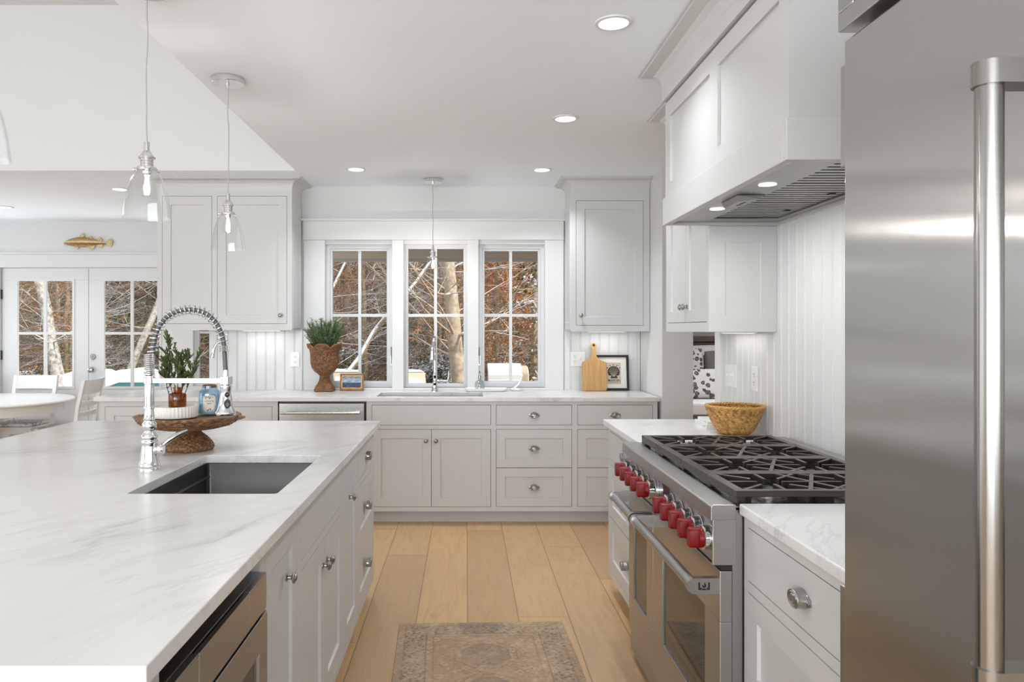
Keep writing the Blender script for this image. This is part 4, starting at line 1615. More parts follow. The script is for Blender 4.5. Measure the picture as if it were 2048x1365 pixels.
def pendant(x, y, zb, label, group, zc=ZC):
    """clear bell glass on a chrome socket, twisted cord, round canopy; zb = rim of the glass"""
    root = thing('pendant_light', label, 'pendant light', (x, y, zb), group)
    bb = B()
    lz(bb, x, y, [(0, zc), (0.07, zc), (0.0715, zc - 0.002), (0.0715, zc - 0.024), (0.070, zc - 0.026), (0.008, zc - 0.0262), (0.008, zc - 0.034), (0.0055, zc - 0.036), (0.0055, zc - 0.044), (0, zc - 0.044)], 40)
    obj('canopy', bb, M_CHROME, root, smooth=True, angle=30)
    bb = B()
    rr = random.Random(int(y * 100))
    pts = [(x + (0 if k in (0, 8) else rr.uniform(-0.003, 0.003)), y, zc - 0.04 + (zb + 0.252 - zc + 0.04) * k / 8) for k in range(9)]
    tube(bb, smooth_path(pts, 4), 0.0027, 8)
    obj('cord', bb, simple('silver_cord', (0.42, 0.41, 0.40), 0.45), root, smooth=True)
    bb = B()
    z = zb
    lz(bb, x, y, [(0, z + 0.255), (0.009, z + 0.255), (0.009, z + 0.226), (0.012, z + 0.224), (0.017, z + 0.216), (0.022, z + 0.207), (0.0225, z + 0.205), (0.027, z + 0.204),
                  (0.027, z + 0.198), (0.0205, z + 0.197), (0.0205, z + 0.190), (0.0215, z + 0.189), (0.0205, z + 0.188), (0.0205, z + 0.181), (0.0215, z + 0.180), (0.0205, z + 0.179),
                  (0.0205, z + 0.172), (0.031, z + 0.170), (0.033, z + 0.166), (0.033, z + 0.158), (0.028, z + 0.157), (0.014, z + 0.157), (0.013, z + 0.148), (0, z + 0.148)], 28)
    obj('socket', bb, M_CHROME, root, smooth=True, angle=30)
    for k in range(3):
        a = PI + 2 * PI * k / 3
        bb = B()
        M = T(x, y, z + 0.163) @ Matrix.Rotation(a, 4, 'Z') @ Matrix.Rotation(PI / 2, 4, 'Y')
        lathe(bb, M, [(0, 0.03), (0.003, 0.03), (0.003, 0.037), (0.0065, 0.039), (0.007, 0.044), (0.004, 0.048), (0, 0.048)], 12)
        obj('thumbscrew', bb, M_CHROME, root, smooth=True)
    bb = B()
    prof = [(0.0295, 0.166), (0.031, 0.160), (0.039, 0.150), (0.050, 0.130), (0.059, 0.105), (0.066, 0.078), (0.0715, 0.048), (0.075, 0.020), (0.0775, 0.0)]
    inn = [(r - 0.0025, h) for r, h in prof]
    lz(bb, x, y, [(r, z + h) for r, h in prof] + [(r, z + h) for r, h in inn[::-1]], 48, cap=False)
    obj('glass_shade', bb, M_GLASS, root, smooth=True)
    bb = B()
    lz(bb, x, y, [(0.0125, z + 0.148), (0.013, z + 0.138), (0.018, z + 0.122), (0.0225, z + 0.105), (0.0235, z + 0.095), (0.021, z + 0.082), (0.013, z + 0.073), (0, z + 0.070)], 24)
    blb = obj('bulb', bb, M_GLASS, root, smooth=True)
    bb = B()
    for k in range(4):
        a = 2 * PI * k / 4
        tube(bb, [(x + 0.004 * math.cos(a), y + 0.004 * math.sin(a), z + 0.138), (x + 0.008 * math.cos(a), y + 0.008 * math.sin(a), z + 0.090)], 0.0016, 6)
    obj('filament', bb, M_FIL, blb)
    d = bpy.data.lights.new('pendant_lamp', 'POINT')
    d.energy = 5.0
    d.color = (1, 0.96, 0.90)
    d.shadow_soft_size = 0.012
    o = bpy.data.objects.new('pendant_lamp', d)
    link(o, root)
    o.location = (0, 0, 0.105)
    return root


pendant(-1.093, 3.446, 1.764, 'clear glass island pendant farthest from the viewer, with its chrome canopy showing', 'glass pendants over the island')
pendant(-1.068, 2.51, 1.767, 'clear glass island pendant hanging in front of the gilded fish wall', 'glass pendants over the island')
pendant(-1.08, 1.634, 1.767, 'glass pendant over the near end of the island, mostly cut off', 'glass pendants over the island')
pendant(-0.253, 5.74, 1.789, 'small clear glass pendant hanging in front of the middle sink window', None)

# ------------------------------------------------------------------ island faucet
fx, fy, fz = -1.084, 2.568, 0.914
root = thing('kitchen_faucet', 'tall chrome spring faucet standing beside the island sink', 'faucet', (fx, fy, fz))
b = B()
k = 1.0
prof = [(0, 0), (0.0345, 0), (0.0345, 0.006), (0.033, 0.009), (0.0345, 0.012), (0.0345, 0.019), (0.032, 0.023), (0.0305, 0.030), (0.028, 0.055), (0.0255, 0.080), (0.0245, 0.088),
        (0.027, 0.092), (0.0275, 0.097), (0.024, 0.102), (0.0245, 0.106), (0.027, 0.110), (0.0265, 0.116), (0.020, 0.124), (0.0165, 0.132), (0.0165, 0.136), (0.0225, 0.142), (0.0245, 0.150),
        (0.0235, 0.158), (0.018, 0.166), (0.0175, 0.170), (0.020, 0.173), (0.0175, 0.177), (0.0165, 0.190), (0.0150, 0.202), (0.0145, 0.209), (0.0185, 0.211), (0.0185, 0.216), (0.0165, 0.219), (0, 0.219)]
lz(b, fx, fy, [(r, fz + h) for r, h in prof], 32)
obj('base', b, M_CHROME, root, smooth=True, angle=50)
b = B()
lz(b, fx, fy, [(0.0160, fz + 0.219), (0.0160, fz + 0.322), (0, fz + 0.322)], 28)
obj('riser', b, M_CHROME, root, smooth=True)
b = B()
hel = []
turns = 11
for i in range(turns * 16 + 1):
    a = 2 * PI * i / 16
    hel.append((fx + 0.0152 * math.cos(a), fy + 0.0152 * math.sin(a), fz + 0.322 + 0.074 * i / (turns * 16)))
tube(b, hel, 0.0029, 6)
obj('tight_coil', b, M_CHROME, root, smooth=True)
arch = [(0.008, 1.300), (0.010, 1.3095), (0.0137, 1.342), (0.023, 1.380), (0.041, 1.416), (0.071, 1.445), (0.125, 1.4625), (0.1815, 1.455), (0.221, 1.426), (0.245, 1.385), (0.255, 1.342), (0.2586, 1.291), (0.261, 1.247)]
path = smooth_path([(fx + a, fy, c) for a, c in arch], 10)
b = B()
tube(b, path, 0.0078, 14)
obj('hose', b, M_HOSE, root, smooth=True)
# open spring wound around the hose arch
b = B()
sp = []
acc = [0.0]
for i in range(1, len(path)):
    acc.append(acc[-1] + (path[i] - path[i - 1]).length)
s0, s1 = 0.012, acc[-1] - 0.098
NT = 26
steps = NT * 14
j = 0
for i in range(steps + 1):
    s = s0 + (s1 - s0) * i / steps
    while j < len(acc) - 2 and acc[j + 1] < s:
        j += 1
    t = (s - acc[j]) / max(1e-9, acc[j + 1] - acc[j])
    p = path[j].lerp(path[j + 1], t)
    tg = (path[j + 1] - path[j]).normalized()
    n1 = Vector((0, 1, 0))
    n2 = tg.cross(n1).normalized()
    a = 2 * PI * NT * i / steps
    sp.append(p + (n1 * math.cos(a) + n2 * math.sin(a)) * 0.0158)
tube(b, sp, 0.0021, 6)
for q in range(4):
    s = s1 + 0.0045 * q
    p = Vector((fx + 0.2555 + 0.0004 * q, fy, 1.336 - 0.0052 * q))
    tube(b, [p + Vector((0.0158 * math.cos(2 * PI * m / 20), 0.0158 * math.sin(2 * PI * m / 20), 0)) for m in range(20)], 0.0025, 6, closed=True)
obj('spring', b, M_CHROME, root, smooth=True)
sxp = fx + 0.262
b = B()
prof = [(0, 0.155), (0.0085, 0.155), (0.0105, 0.125), (0.0125, 0.103), (0.0195, 0.102), (0.020, 0.098), (0.019, 0.094), (0.0195, 0.090), (0.017, 0.086), (0.0185, 0.070), (0.023, 0.042), (0.029, 0.018),
        (0.0335, 0.012), (0.0345, 0.008), (0.033, 0.003), (0.030, 0.0), (0, 0.001)]
lz(b, sxp, fy, [(r, 1.101 + h) for r, h in prof[::-1]], 32)
spray = obj('spray_head', b, M_CHROME, root, smooth=True, angle=50)
b = B()
Mb = Matrix(((1, 0, 0, sxp + 0.006), (0, 0, -1, fy - 0.0165), (0, 1, 0, 0), (0, 0, 0, 1)))
lathe(b, T(sxp + 0.009, fy - 0.0175, 1.172) @ Matrix.Rotation(PI / 2, 4, 'X'), [(0, -0.004), (0.0085, -0.004), (0.0085, 0.001), (0.006, 0.003), (0, 0.003)], 16)
lathe(b, T(sxp + 0.011, fy - 0.0215, 1.141) @ Matrix.Rotation(PI / 2 - 0.12, 4, 'X'), [(0, -0.006), (0.010, -0.006), (0.010, 0.002), (0.007, 0.004), (0, 0.004)], 18, sy=1.65)
obj('spray_buttons', b, M_BLACK, spray, smooth=True)
b = B()
box(b, fx + 0.012, sxp - 0.016, fy - 0.0085, fy + 0.0085, 1.2115, 1.2275)
lz(b, sxp, fy, [(0.0205, 1.206), (0.022, 1.207), (0.022, 1.234), (0.0205, 1.235), (0.0185, 1.234), (0.0185, 1.207), (0.0205, 1.206)], 28, cap=False)
lz(b, fx, fy, [(0.016, 1.208), (0.0185, 1.209), (0.0185, 1.231), (0.016, 1.232)], 28, cap=False)
obj('docking_arm', b, M_CHROME, root, smooth=True, angle=30, bevel=0.0012)
b = B()
lathe(b, T(fx + 0.022, fy, fz + 0.070) @ Matrix.Rotation(PI / 2, 4, 'Y'), [(0, 0), (0.014, 0), (0.014, 0.006), (0.019, 0.010), (0.020, 0.020), (0.015, 0.028), (0, 0.030)], 20)
lev = smooth_path([(fx + 0.040, fy, fz + 0.078), (fx + 0.060, fy + 0.012, fz + 0.098), (fx + 0.085, fy + 0.03, fz + 0.116), (fx + 0.112, fy + 0.05, fz + 0.128)], 5)
tube(b, lev, [0.0045 + 0.004 * math.sin(PI * i / (len(lev) - 1)) for i in range(len(lev))], 10)
obj('lever_handle', b, M_CHROME, root, smooth=True)

# small beverage tap at the dining end of the peninsula
root = thing('beverage_tap', 'small chrome gooseneck tap behind the island faucet hose', 'tap', (-1.83, 5.72, 0.914))
b = B()
lz(b, -1.83, 5.72, [(0, 0.914), (0.022, 0.914), (0.022, 0.922), (0.013, 0.928), (0.011, 0.96), (0, 0.96)], 20)
obj('base', b, M_CHROME, root, smooth=True)
b = B()
pt = smooth_path([(-1.83, 5.72, 0.95), (-1.83, 5.72, 1.18), (-1.832, 5.72, 1.26), (-1.850, 5.72, 1.30), (-1.882, 5.72, 1.305), (-1.915, 5.72, 1.268), (-1.935, 5.72, 1.185)], 6)
tube(b, pt, [0.009] * (len(pt) - 8) + [0.010, 0.011, 0.012, 0.013, 0.014, 0.016, 0.019, 0.022], 14)
obj('spout', b, M_CHROME, root, smooth=True)

# ------------------------------------------------------------------ window sink faucet
wx, wy = -0.243, 5.87
root = thing('kitchen_faucet', 'chrome gooseneck pull-down faucet at the window sink', 'faucet', (wx, wy, 0.914))
b = B()
prof = [(0, 0), (0.030, 0), (0.030, 0.008), (0.026, 0.014), (0.022, 0.035), (0.018, 0.06), (0.021, 0.066), (0.021, 0.074), (0.016, 0.082), (0.0145, 0.115), (0.019, 0.122), (0.020, 0.133), (0.016, 0.142), (0.0135, 0.15), (0, 0.15)]
lz(b, wx, wy, [(r, 0.914 + h) for r, h in prof], 28)
obj('base', b, M_CHROME, root, smooth=True, angle=50)
b = B()
pt = smooth_path([(wx, wy, 1.05), (wx, wy, 1.24), (wx, wy - 0.012, 1.295), (wx, wy - 0.055, 1.335), (wx - 0.003, wy - 0.11, 1.325), (wx - 0.008, wy - 0.142, 1.28), (wx - 0.010, wy - 0.15, 1.25)], 6)
tube(b, pt, 0.0125, 16)
obj('spout', b, M_CHROME, root, smooth=True)
b = B()
lathe(b, T(wx - 0.012, wy - 0.156, 1.162), [(0, 0), (0.0215, 0), (0.023, 0.006), (0.0205, 0.03), (0.0165, 0.06), (0.0175, 0.066), (0.0175, 0.074), (0.0145, 0.08), (0.0145, 0.10), (0, 0.10)], 24)
obj('spray_head', b, M_CHROME, root, smooth=True)
b = B()
lathe(b, T(wx + 0.016, wy, 0.998) @ Matrix.Rotation(PI / 2, 4, 'Y'), [(0, 0), (0.011, 0), (0.011, 0.02), (0.015, 0.026), (0.013, 0.04), (0.010, 0.05), (0.012, 0.07), (0.014, 0.085), (0, 0.09)], 18)
tube(b, [(wx + 0.098, wy, 0.995), (wx + 0.106, wy, 1.03), (wx + 0.108, wy, 1.075)], [0.0065, 0.006, 0.008], 10)
obj('lever_handle', b, M_CHROME, root, smooth=True)

# ------------------------------------------------------------------ woven things
def weave(bb, M, prof, seg, rows_per_m, stakes, amp, rfun=None):
    """a lathe whose skin is pushed in and out like over-and-under weaving"""
    dense = []
    for (r0, h0), (r1, h1) in zip(prof, prof[1:]):
        L = math.hypot(r1 - r0, h1 - h0)
        n = max(1, int(L * rows_per_m * 4))
        for k in range(n):
            t = k / n
            dense.append((r0 + (r1 - r0) * t, h0 + (h1 - h0) * t))
    dense.append(prof[-1])

    def rf(r, h, a, L):
        row = L * rows_per_m
        ph = PI * math.floor(row)
        o = amp * (abs(math.sin(PI * row)) ** 0.6) * (0.55 + 0.45 * math.sin(stakes / 2 * a + ph)) if r > 0.012 else 0
        if rfun:
            r, h = rfun(r, h, a)
        return r + o, h
    lathe(bb, M, dense, seg, rfun=rf)


def rope_ring(bb, c, R, r, seg=64, zf=None, rad2=0.45, twists=22, ry=None):
    """a braided rim: two strands twisted around a ring"""
    for s in (0, PI):
        pts = []
        n = twists * 8
        for i in range(n):
            a = 2 * PI * i / n
            t = twists * a + s
            rr = R + math.cos(t) * r * rad2
            rz = math.sin(t) * r * rad2
            z = (zf(a) if zf else 0) + rz
            pts.append((c[0] + rr * math.cos(a), c[1] + rr * math.sin(a), c[2] + z))
        tube(bb, pts, r * 0.62, 5, closed=True)


# cake stand of wicker on the island
cx, cy = -1.108, 3.0
root = thing('wicker_stand', 'footed brown wicker cake stand on the island beside the faucet', 'stand', (cx, cy, 0.914))
b = B()
z = 0.914
weave(b, T(cx, cy, z), [(0, 0.0), (0.086, 0.0), (0.094, 0.008), (0.094, 0.018), (0.086, 0.032), (0.070, 0.050), (0.050, 0.066), (0.040, 0.078), (0.038, 0.086)], 160, 130, 40, 0.0045)
obj('foot', b, M_WICK2, root, smooth=True, angle=80)
b = B()
weave(b, T(cx, cy, z), [(0.038, 0.082), (0.070, 0.084), (0.120, 0.089), (0.160, 0.099), (0.186, 0.115), (0.198, 0.132), (0.196, 0.139), (0.188, 0.139), (0.150, 0.134), (0.08, 0.132), (0, 0.132)], 256, 125, 60, 0.0058)
obj('plate', b, M_WICK2, root, smooth=True, angle=80)
for s in (-1, 1):
    b = B()
    for kx in range(3):
        aa = (0.0 if s > 0 else PI) + (kx - 1) * 0.05
        tube(b, [(cx + 0.20 * math.cos(aa), cy + 0.20 * math.sin(aa), z + 0.134 - 0.004 * kx), (cx + 0.222 * math.cos(aa * 0.5 + (0 if s > 0 else PI / 2)), cy + 0.222 * math.sin(aa * 0.5 + (0 if s > 0 else PI / 2)), z + 0.131)], [0.008, 0.004], 8)
    obj('handle_loop', b, M_WICK2, root, smooth=True)

zt = 0.914 + 0.1365
mx, my = -1.147, 2.955
b = B()
def flut(r, h, a, L):
    return (r - 0.0022 * abs(math.sin(20 * a)) if r > 0.08 and 0.003 < h - zt < 0.05 else r), h
lathe(b, T(mx, my, 0), [(0, zt), (0.084, zt), (0.0875, zt + 0.004), (0.0875, zt + 0.041), (0.086, zt + 0.044), (0.078, zt + 0.044), (0.076, zt + 0.038), (0, zt + 0.037)], 160, rfun=flut)
tag(obj('marble_dish', b, M_FLUTE, smooth=True, angle=35), 'round fluted marble dish on the wicker stand', 'dish')
# amber bottle with juniper
ax_, ay_, az = -1.137, 2.955, zt + 0.0375
root = thing('amber_bottle', 'small amber glass bottle holding juniper sprigs on the marble dish', 'bottle', (ax_, ay_, az))
b = B()
prof = [(0, 0.0), (0.030, 0.0), (0.0335, 0.003), (0.0335, 0.050), (0.031, 0.055), (0.017, 0.058), (0.0145, 0.061), (0.0145, 0.073), (0.0175, 0.075), (0.0175, 0.079), (0.014, 0.080), (0.0125, 0.079), (0.0125, 0.061), (0.029, 0.053), (0.0315, 0.049), (0.0315, 0.005), (0, 0.004)]
lz(b, ax_, ay_, [(r, az + h) for r, h in prof], 36)
obj('glass', b, M_AMBER, root, smooth=True, angle=50)
spr = thing('juniper_sprigs', 'bunch of green juniper sprigs standing in the amber bottle', 'plant', (ax_, ay_, az + 0.006))
rs = random.Random(3)
bs, bn = B(), B()
def needle(bb, p, d, L, w):
    s = d.orthogonal().normalized()
    for q in (s, d.cross(s)):
        a = p + q * w * 0.5
        c = p - q * w * 0.5
        vs = [bb.verts.new(v) for v in (a, p + d * L * 0.55 + q * w * 0.6, p + d * L, p + d * L * 0.55 - q * w * 0.6, c)]
        bb.faces.new(vs)
def spray_(p, d, L, depth):
    n = 6 if depth else 9
    pts = [p]
    for i in range(n):
        d = (d + Vector((rs.uniform(-.12, .12), rs.uniform(-.12, .12), 0.05))).normalized()
        pts.append(pts[-1] + d * L / n)
    tube(bs, pts, [0.0016 * (1 - 0.7 * i / n) + 0.0003 for i in range(n + 1)], 5)
    for i in range(2 if depth == 0 else 1, n + 1):
        for _ in range(3 if depth else 2):
            sd = (d + Vector((rs.uniform(-1, 1), rs.uniform(-1, 1), rs.uniform(-.2, 0.9)))).normalized()
            needle(bn, pts[i], sd, rs.uniform(0.006, 0.011), 0.0022)
        if depth < 2 and i > (3 if depth == 0 else 1):
            for s in (-1, 1):
                side = Vector((rs.uniform(-1, 1), rs.uniform(-1, 1), 0.35)).normalized()
                spray_(pts[i], (d * 0.8 + side * 0.9).normalized(), L * (0.27 if depth == 0 else 0.5) * rs.uniform(.6, 1.1), depth + 1) if rs.random() < 0.62 else None
for (dx, dy, L) in ((-0.06, 0.0, 0.225), (0.20, 0.02, 0.185), (-0.26, -0.05, 0.185), (0.42, -0.08, 0.175), (-0.62, 0.05, 0.165), (0.05, -0.2, 0.17), (0.12, 0.2, 0.17)):
    spray_(Vector((ax_ + dx * 0.03, ay_ + dy * 0.03, az + 0.006)), Vector((dx * 0.75, dy * 0.75, 1)).normalized(), L, 0)
obj('stem', bs, M_STEM, spr)
obj('foliage', bn, M_JUNI, spr)
# blue candle jar
jx, jy = -1.045, 3.055
root = thing('candle_jar', 'blue glass candle jar with a cream label on the wicker stand', 'candle', (jx, jy, zt))
b = B()
prof = [(0, 0.0), (0.040, 0.0), (0.043, 0.004), (0.043, 0.086), (0.041, 0.094), (0.031, 0.100), (0.030, 0.104), (0.030, 0.115), (0.0285, 0.115), (0.0285, 0.104), (0.0395, 0.091), (0.041, 0.085), (0.041, 0.006), (0, 0.005)]
lz(b, jx, jy, [(r, zt + h) for r, h in prof], 40)
obj('jar', b, M_BLUEGL, root, smooth=True, angle=50)
b = B()
lz(b, jx, jy, [(0, zt + 0.006), (0.040, zt + 0.006), (0.040, zt + 0.078), (0, zt + 0.078)], 36)
obj('wax', b, M_WAX, root, smooth=True, angle=50)
b = B()
lz(b, jx, jy, [(0, zt + 0.108), (0.027, zt + 0.108), (0.0275, zt + 0.117), (0.024, zt + 0.121), (0.010, zt + 0.1225), (0, zt + 0.1225)], 28)
obj('lid', b, M_LID, root, smooth=True, angle=50)
b = B()
a0 = math.radians(-72)
aw = math.radians(34)
def onjar(t, h, r=0.0434):
    return (jx + r * math.cos(t), jy + r * math.sin(t), zt + h)
outline = rrect(-aw, aw, 0.016, 0.078, 0.012, 3)
cols = 14
lo, hi = [], []
for i in range(cols + 1):
    t = -1 + 2 * i / cols
    cut = 0.010 * max(0, abs(t) - 0.7) / 0.3
    lo.append(b.verts.new(onjar(a0 + t * aw, 0.015 + cut)))
    hi.append(b.verts.new(onjar(a0 + t * aw, 0.079 - cut)))
for i in range(cols):
    b.faces.new([lo[i], lo[i + 1], hi[i + 1], hi[i]])
lab = obj('label', b, M_LABEL, root)
b = B()
rj = random.Random(5)
for i in range(64):
    t = rj.uniform(-0.92, 0.92)
    h = rj.choice([rj.uniform(0.018, 0.026), rj.uniform(0.066, 0.077)]) if abs(t) < 0.75 else rj.uniform(0.022, 0.070)
    d = 0.0016
    dt = 0.035
    ph = rj.uniform(0, PI)
    b.faces.new([b.verts.new(onjar(a0 + t * aw + dt * math.cos(ph + q) * 0.8, h + d * 1.6 * math.sin(ph + q * 1.0), 0.0437)) for q in (0, 1.3, 2.9, 4.4)])
obj('label_ornament', b, simple('label_ink', (0.06, 0.07, 0.12), 0.7), lab)


def text_on(name, body, size, M, mat_, parent, bend=None, extr=0.0002):
    cu = bpy.data.curves.new(name, 'FONT')
    cu.body = body
    cu.size = size
    cu.align_x = 'CENTER'
    cu.align_y = 'CENTER'
    cu.extrude = extr
    cu.offset = size * 0.018 if size > 0.02 else 0
    tmp = bpy.data.objects.new(name, cu)
    COL.objects.link(tmp)
    dg = bpy.context.evaluated_depsgraph_get()
    me = bpy.data.meshes.new_from_object(tmp.evaluated_get(dg))
    bpy.data.objects.remove(tmp)
    bb = B()
    bb.from_mesh(me)
    bpy.data.meshes.remove(me)
    for v in bb.verts:
        v.co = Vector(bend(v.co.x, v.co.y, v.co.z)) if bend else M @ v.co
    return obj(name, bb, mat_, parent)


for s_, hh, sz in (('COASTAL', 0.056, 0.0085), ('MIST', 0.046, 0.0085)):
    text_on('label_text', s_, sz, None, M_INK, lab, bend=lambda x, y, zz, hh=hh: onjar(a0 + x / 0.0434, hh + y, 0.0437 + zz))

# wicker urn with rosemary on the back counter
ux, uy, uz = -1.113, 5.905, 0.914
root = thing('wicker_urn', 'tulip-shaped brown wicker urn with scalloped rim beside the window', 'planter', (ux, uy, uz))
b = B()
def squ(r, h, a):
    if h - 0 < 0.105:
        q = max(0.0, 1 - h / 0.09)
        s = 1.0 / max(abs(math.cos(a)), abs(math.sin(a)))
        s = 1 + (min(s, 1.3) - 1) * 0.7 * q
        return r * s, h
    t = max(0.0, (h - 0.27) / 0.105)
    sc = abs(math.sin(3 * a + 0.0))
    return r + 0.010 * t * t * sc, h - t * t * 0.035 * (1 - sc) ** 1.5
prof = [(0, 0.0), (0.070, 0.0), (0.079, 0.008), (0.078, 0.016), (0.068, 0.040), (0.052, 0.064), (0.041, 0.086), (0.036, 0.108), (0.036, 0.122), (0.052, 0.138), (0.078, 0.158), (0.098, 0.185), (0.107, 0.222), (0.109, 0.270), (0.111, 0.310), (0.118, 0.345), (0.1285, 0.372), (0.124, 0.371), (0.108, 0.34), (0.102, 0.30), (0.100, 0.27), (0, 0.26)]
weave(b, T(ux, uy, uz), prof, 192, 100, 44, 0.0042, rfun=squ)
obj('basket', b, M_WICK, root, smooth=True, angle=80)
b = B()
n = 288
rim = []
for i in range(n):
    a = 2 * PI * i / n
    r, h = squ(0.1275, 0.372, a)
    rim.append((ux + r * math.cos(a), uy + r * math.sin(a), uz + h))
tube(b, rim, 0.0058, 8, closed=True)
obj('rim', b, M_WICK, root, smooth=True)
pl = thing('rosemary_plant', 'bushy green rosemary growing in the wicker urn', 'plant', (ux, uy, uz + 0.262))
bs, bn = B(), B()
rs = random.Random(11)
for i in range(120):
    a = rs.uniform(0, 2 * PI)
    sp_ = math.sqrt(rs.random()) * 0.92
    p = Vector((ux + 0.06 * sp_ * math.cos(a), uy + 0.05 * sp_ * math.sin(a), uz + 0.262))
    d = Vector((math.cos(a) * sp_ * 0.31, math.sin(a) * sp_ * 0.30, 1)).normalized()
    L = rs.uniform(0.20, 0.33) * (1 - 0.22 * sp_ * sp_)
    n = 9
    pts = [p]
    for k in range(n):
        d = (d + Vector((math.cos(a) * 0.035 * sp_ + rs.uniform(-.05, .05), math.sin(a) * 0.03 + rs.uniform(-.05, .05), -0.035 * sp_ * k / 4))).normalized()
        q = pts[-1] + d * L / n
        q.y = min(q.y, YB - 0.035)
        pts.append(q)
    tube(bs, pts, 0.0016, 4)
    for k in range(2, n + 1):
        for _ in range(7):
            sd = (d * 0.9 + Vector((rs.uniform(-1, 1), rs.uniform(-1, 1), rs.uniform(-.5, .8)))).normalized()
            needle(bn, pts[k] - d * rs.uniform(0, L / n), sd, rs.uniform(0.020, 0.036), 0.0028)
obj('stem', bs, M_STEM, pl)
obj('foliage', bn, M_ROSE, pl)

# golden bowl on the far range counter
gx, gy_, gz_ = 1.240, 3.462, 0.914
root = thing('woven_bowl', 'golden seagrass bowl with braided rim on the counter by the range', 'bowl', (gx, gy_, gz_))
b = B()
def coil(r, h, a, L):
    o = 0.0048 * abs(math.sin(PI * L * 88)) ** 0.7 * (0.7 + 0.3 * math.sin(48 * a + 2.4 * math.floor(L * 88))) if r > 0.02 else 0
    return r + o, h
dense = []
prof = [(0, 0.0), (0.055, 0.0), (0.066, 0.004), (0.076, 0.014), (0.090, 0.034), (0.104, 0.060), (0.116, 0.088), (0.124, 0.112), (0.129, 0.128), (0.125, 0.129), (0.118, 0.112), (0.108, 0.084), (0.094, 0.056), (0.078, 0.03), (0.055, 0.012), (0, 0.010)]
for (r0, h0), (r1, h1) in zip(prof, prof[1:]):
    n = max(1, int(math.hypot(r1 - r0, h1 - h0) * 330))
    dense += [(r0 + (r1 - r0) * q / n, h0 + (h1 - h0) * q / n) for q in range(n)]
dense.append(prof[-1])
lathe(b, T(gx, gy_, gz_), dense, 288, rfun=coil)
obj('basket', b, M_SEAG, root, smooth=True, angle=80)
b = B()
rope_ring(b, (gx, gy_, gz_ + 0.128), 0.1265, 0.0078, twists=26)
obj('rim', b, M_SEAG, root, smooth=True)


def book(name, label, M, w, d, h):
    root = thing(name, label, 'book', M.translation)
    bb = B()
    mbox(bb, M, 0, w, 0, d, 0, 0.0025)
    mbox(bb, M, 0, w, 0, d, h - 0.0025, h)
    mbox(bb, M, 0, 0.003, 0, d, 0.0025, h - 0.0025)
    obj('cover', bb, M_BOOK, root, bevel=0.0008)
    bb = B()
    mbox(bb, M, 0.003, w - 0.004, 0.003, d - 0.003, 0.0025, h - 0.0025)
    obj('pages', bb, M_MAT, root)
    bb = B()
    for k, (a, c) in enumerate(((0.05, 0.062), (0.066, 0.07), (0.074, 0.08))):
        mbox(bb, M, -0.0004, 0.0, d * 0.12 + k * 0.014, d * 0.12 + k * 0.014 + 0.009, h * 0.45, h * 0.62)
    obj('spine_lettering', bb, simple('spine_ink', (0.25, 0.22, 0.22), 0.7), root)
    return root


book('book', 'thin white book lying at the bottom behind the seagrass bowl', T(1.160, 3.615, 0.914) @ Matrix.Rotation(math.radians(-4), 4, 'Z'), 0.19, 0.245, 0.022)
book('book', 'white book lying on top of another behind the seagrass bowl', T(1.166, 3.622, 0.9362) @ Matrix.Rotation(math.radians(-6), 4, 'Z'), 0.18, 0.235, 0.014)

# ------------------------------------------------------------------ back counter, right of the windows
def leanM(x, y, z, lean, yaw=0.0):
    """local x right, local y up the leaning face, local z towards the viewer"""
    return T(x, y, z) @ Matrix.Rotation(yaw, 4, 'Z') @ Matrix.Rotation(PI / 2 - lean, 4, 'X')


root = thing('picture_frame', 'black-framed scallop shell print leaning behind the cutting board', 'picture', (1.165, 5.93, 0.914))
M = leanM(1.165, 5.965, 0.9145, math.radians(8))
fw_, fh_ = 0.262, 0.282
b = B()
for a, c, d, e in grid_less(-fw_ / 2, fw_ / 2, 0, fh_, [(-fw_ / 2 + 0.0175, fw_ / 2 - 0.0175, 0.0175, fh_ - 0.0175)]):
    mbox(b, M, a, c, d, e, 0, 0.018)
mbox(b, M, -fw_ / 2, fw_ / 2, 0, fh_, 0, 0.004)
obj('frame', b, M_BFRAME, root)
b = B()
mbox(b, M, -fw_ / 2 + 0.017, fw_ / 2 - 0.017, 0.017, fh_ - 0.017, 0.004, 0.007)
obj('mat', b, M_MAT, root)
b = B()
mbox(b, M, -0.045, 0.069, 0.050, 0.222, 0.007, 0.0076)
pr = obj('print', b, M_PAPER, root)
b = B()
sc_ = [(0.020 + 0.0 - 0.009, 0.112), (0.011, 0.118), (-0.004, 0.128)]
shell = []
for k in range(33):
    t = math.radians(-38 + 256 * k / 32)
    r = 0.047 * (1 + 0.025 * math.cos(16 * t))
    shell.append((0.012 + r * math.cos(t) * 1.03, 0.147 + r * math.sin(t)))
prism(b, M, shell, 0.0077, 0.0082)
prism(b, M, [(-0.014, 0.097), (0.042, 0.097), (0.040, 0.108), (0.033, 0.118), (-0.005, 0.118), (-0.012, 0.108)], 0.0077, 0.0082)
for k in range(5):
    t = math.radians(35 + 27.5 * k)
    prism(b, M, ell(0.012 + 0.060 * math.cos(t), 0.147 + 0.058 * math.sin(t), 0.0045, 0.0045, 10), 0.0077, 0.0082)
obj('shell_motif', b, M_INK, pr)
b = B()
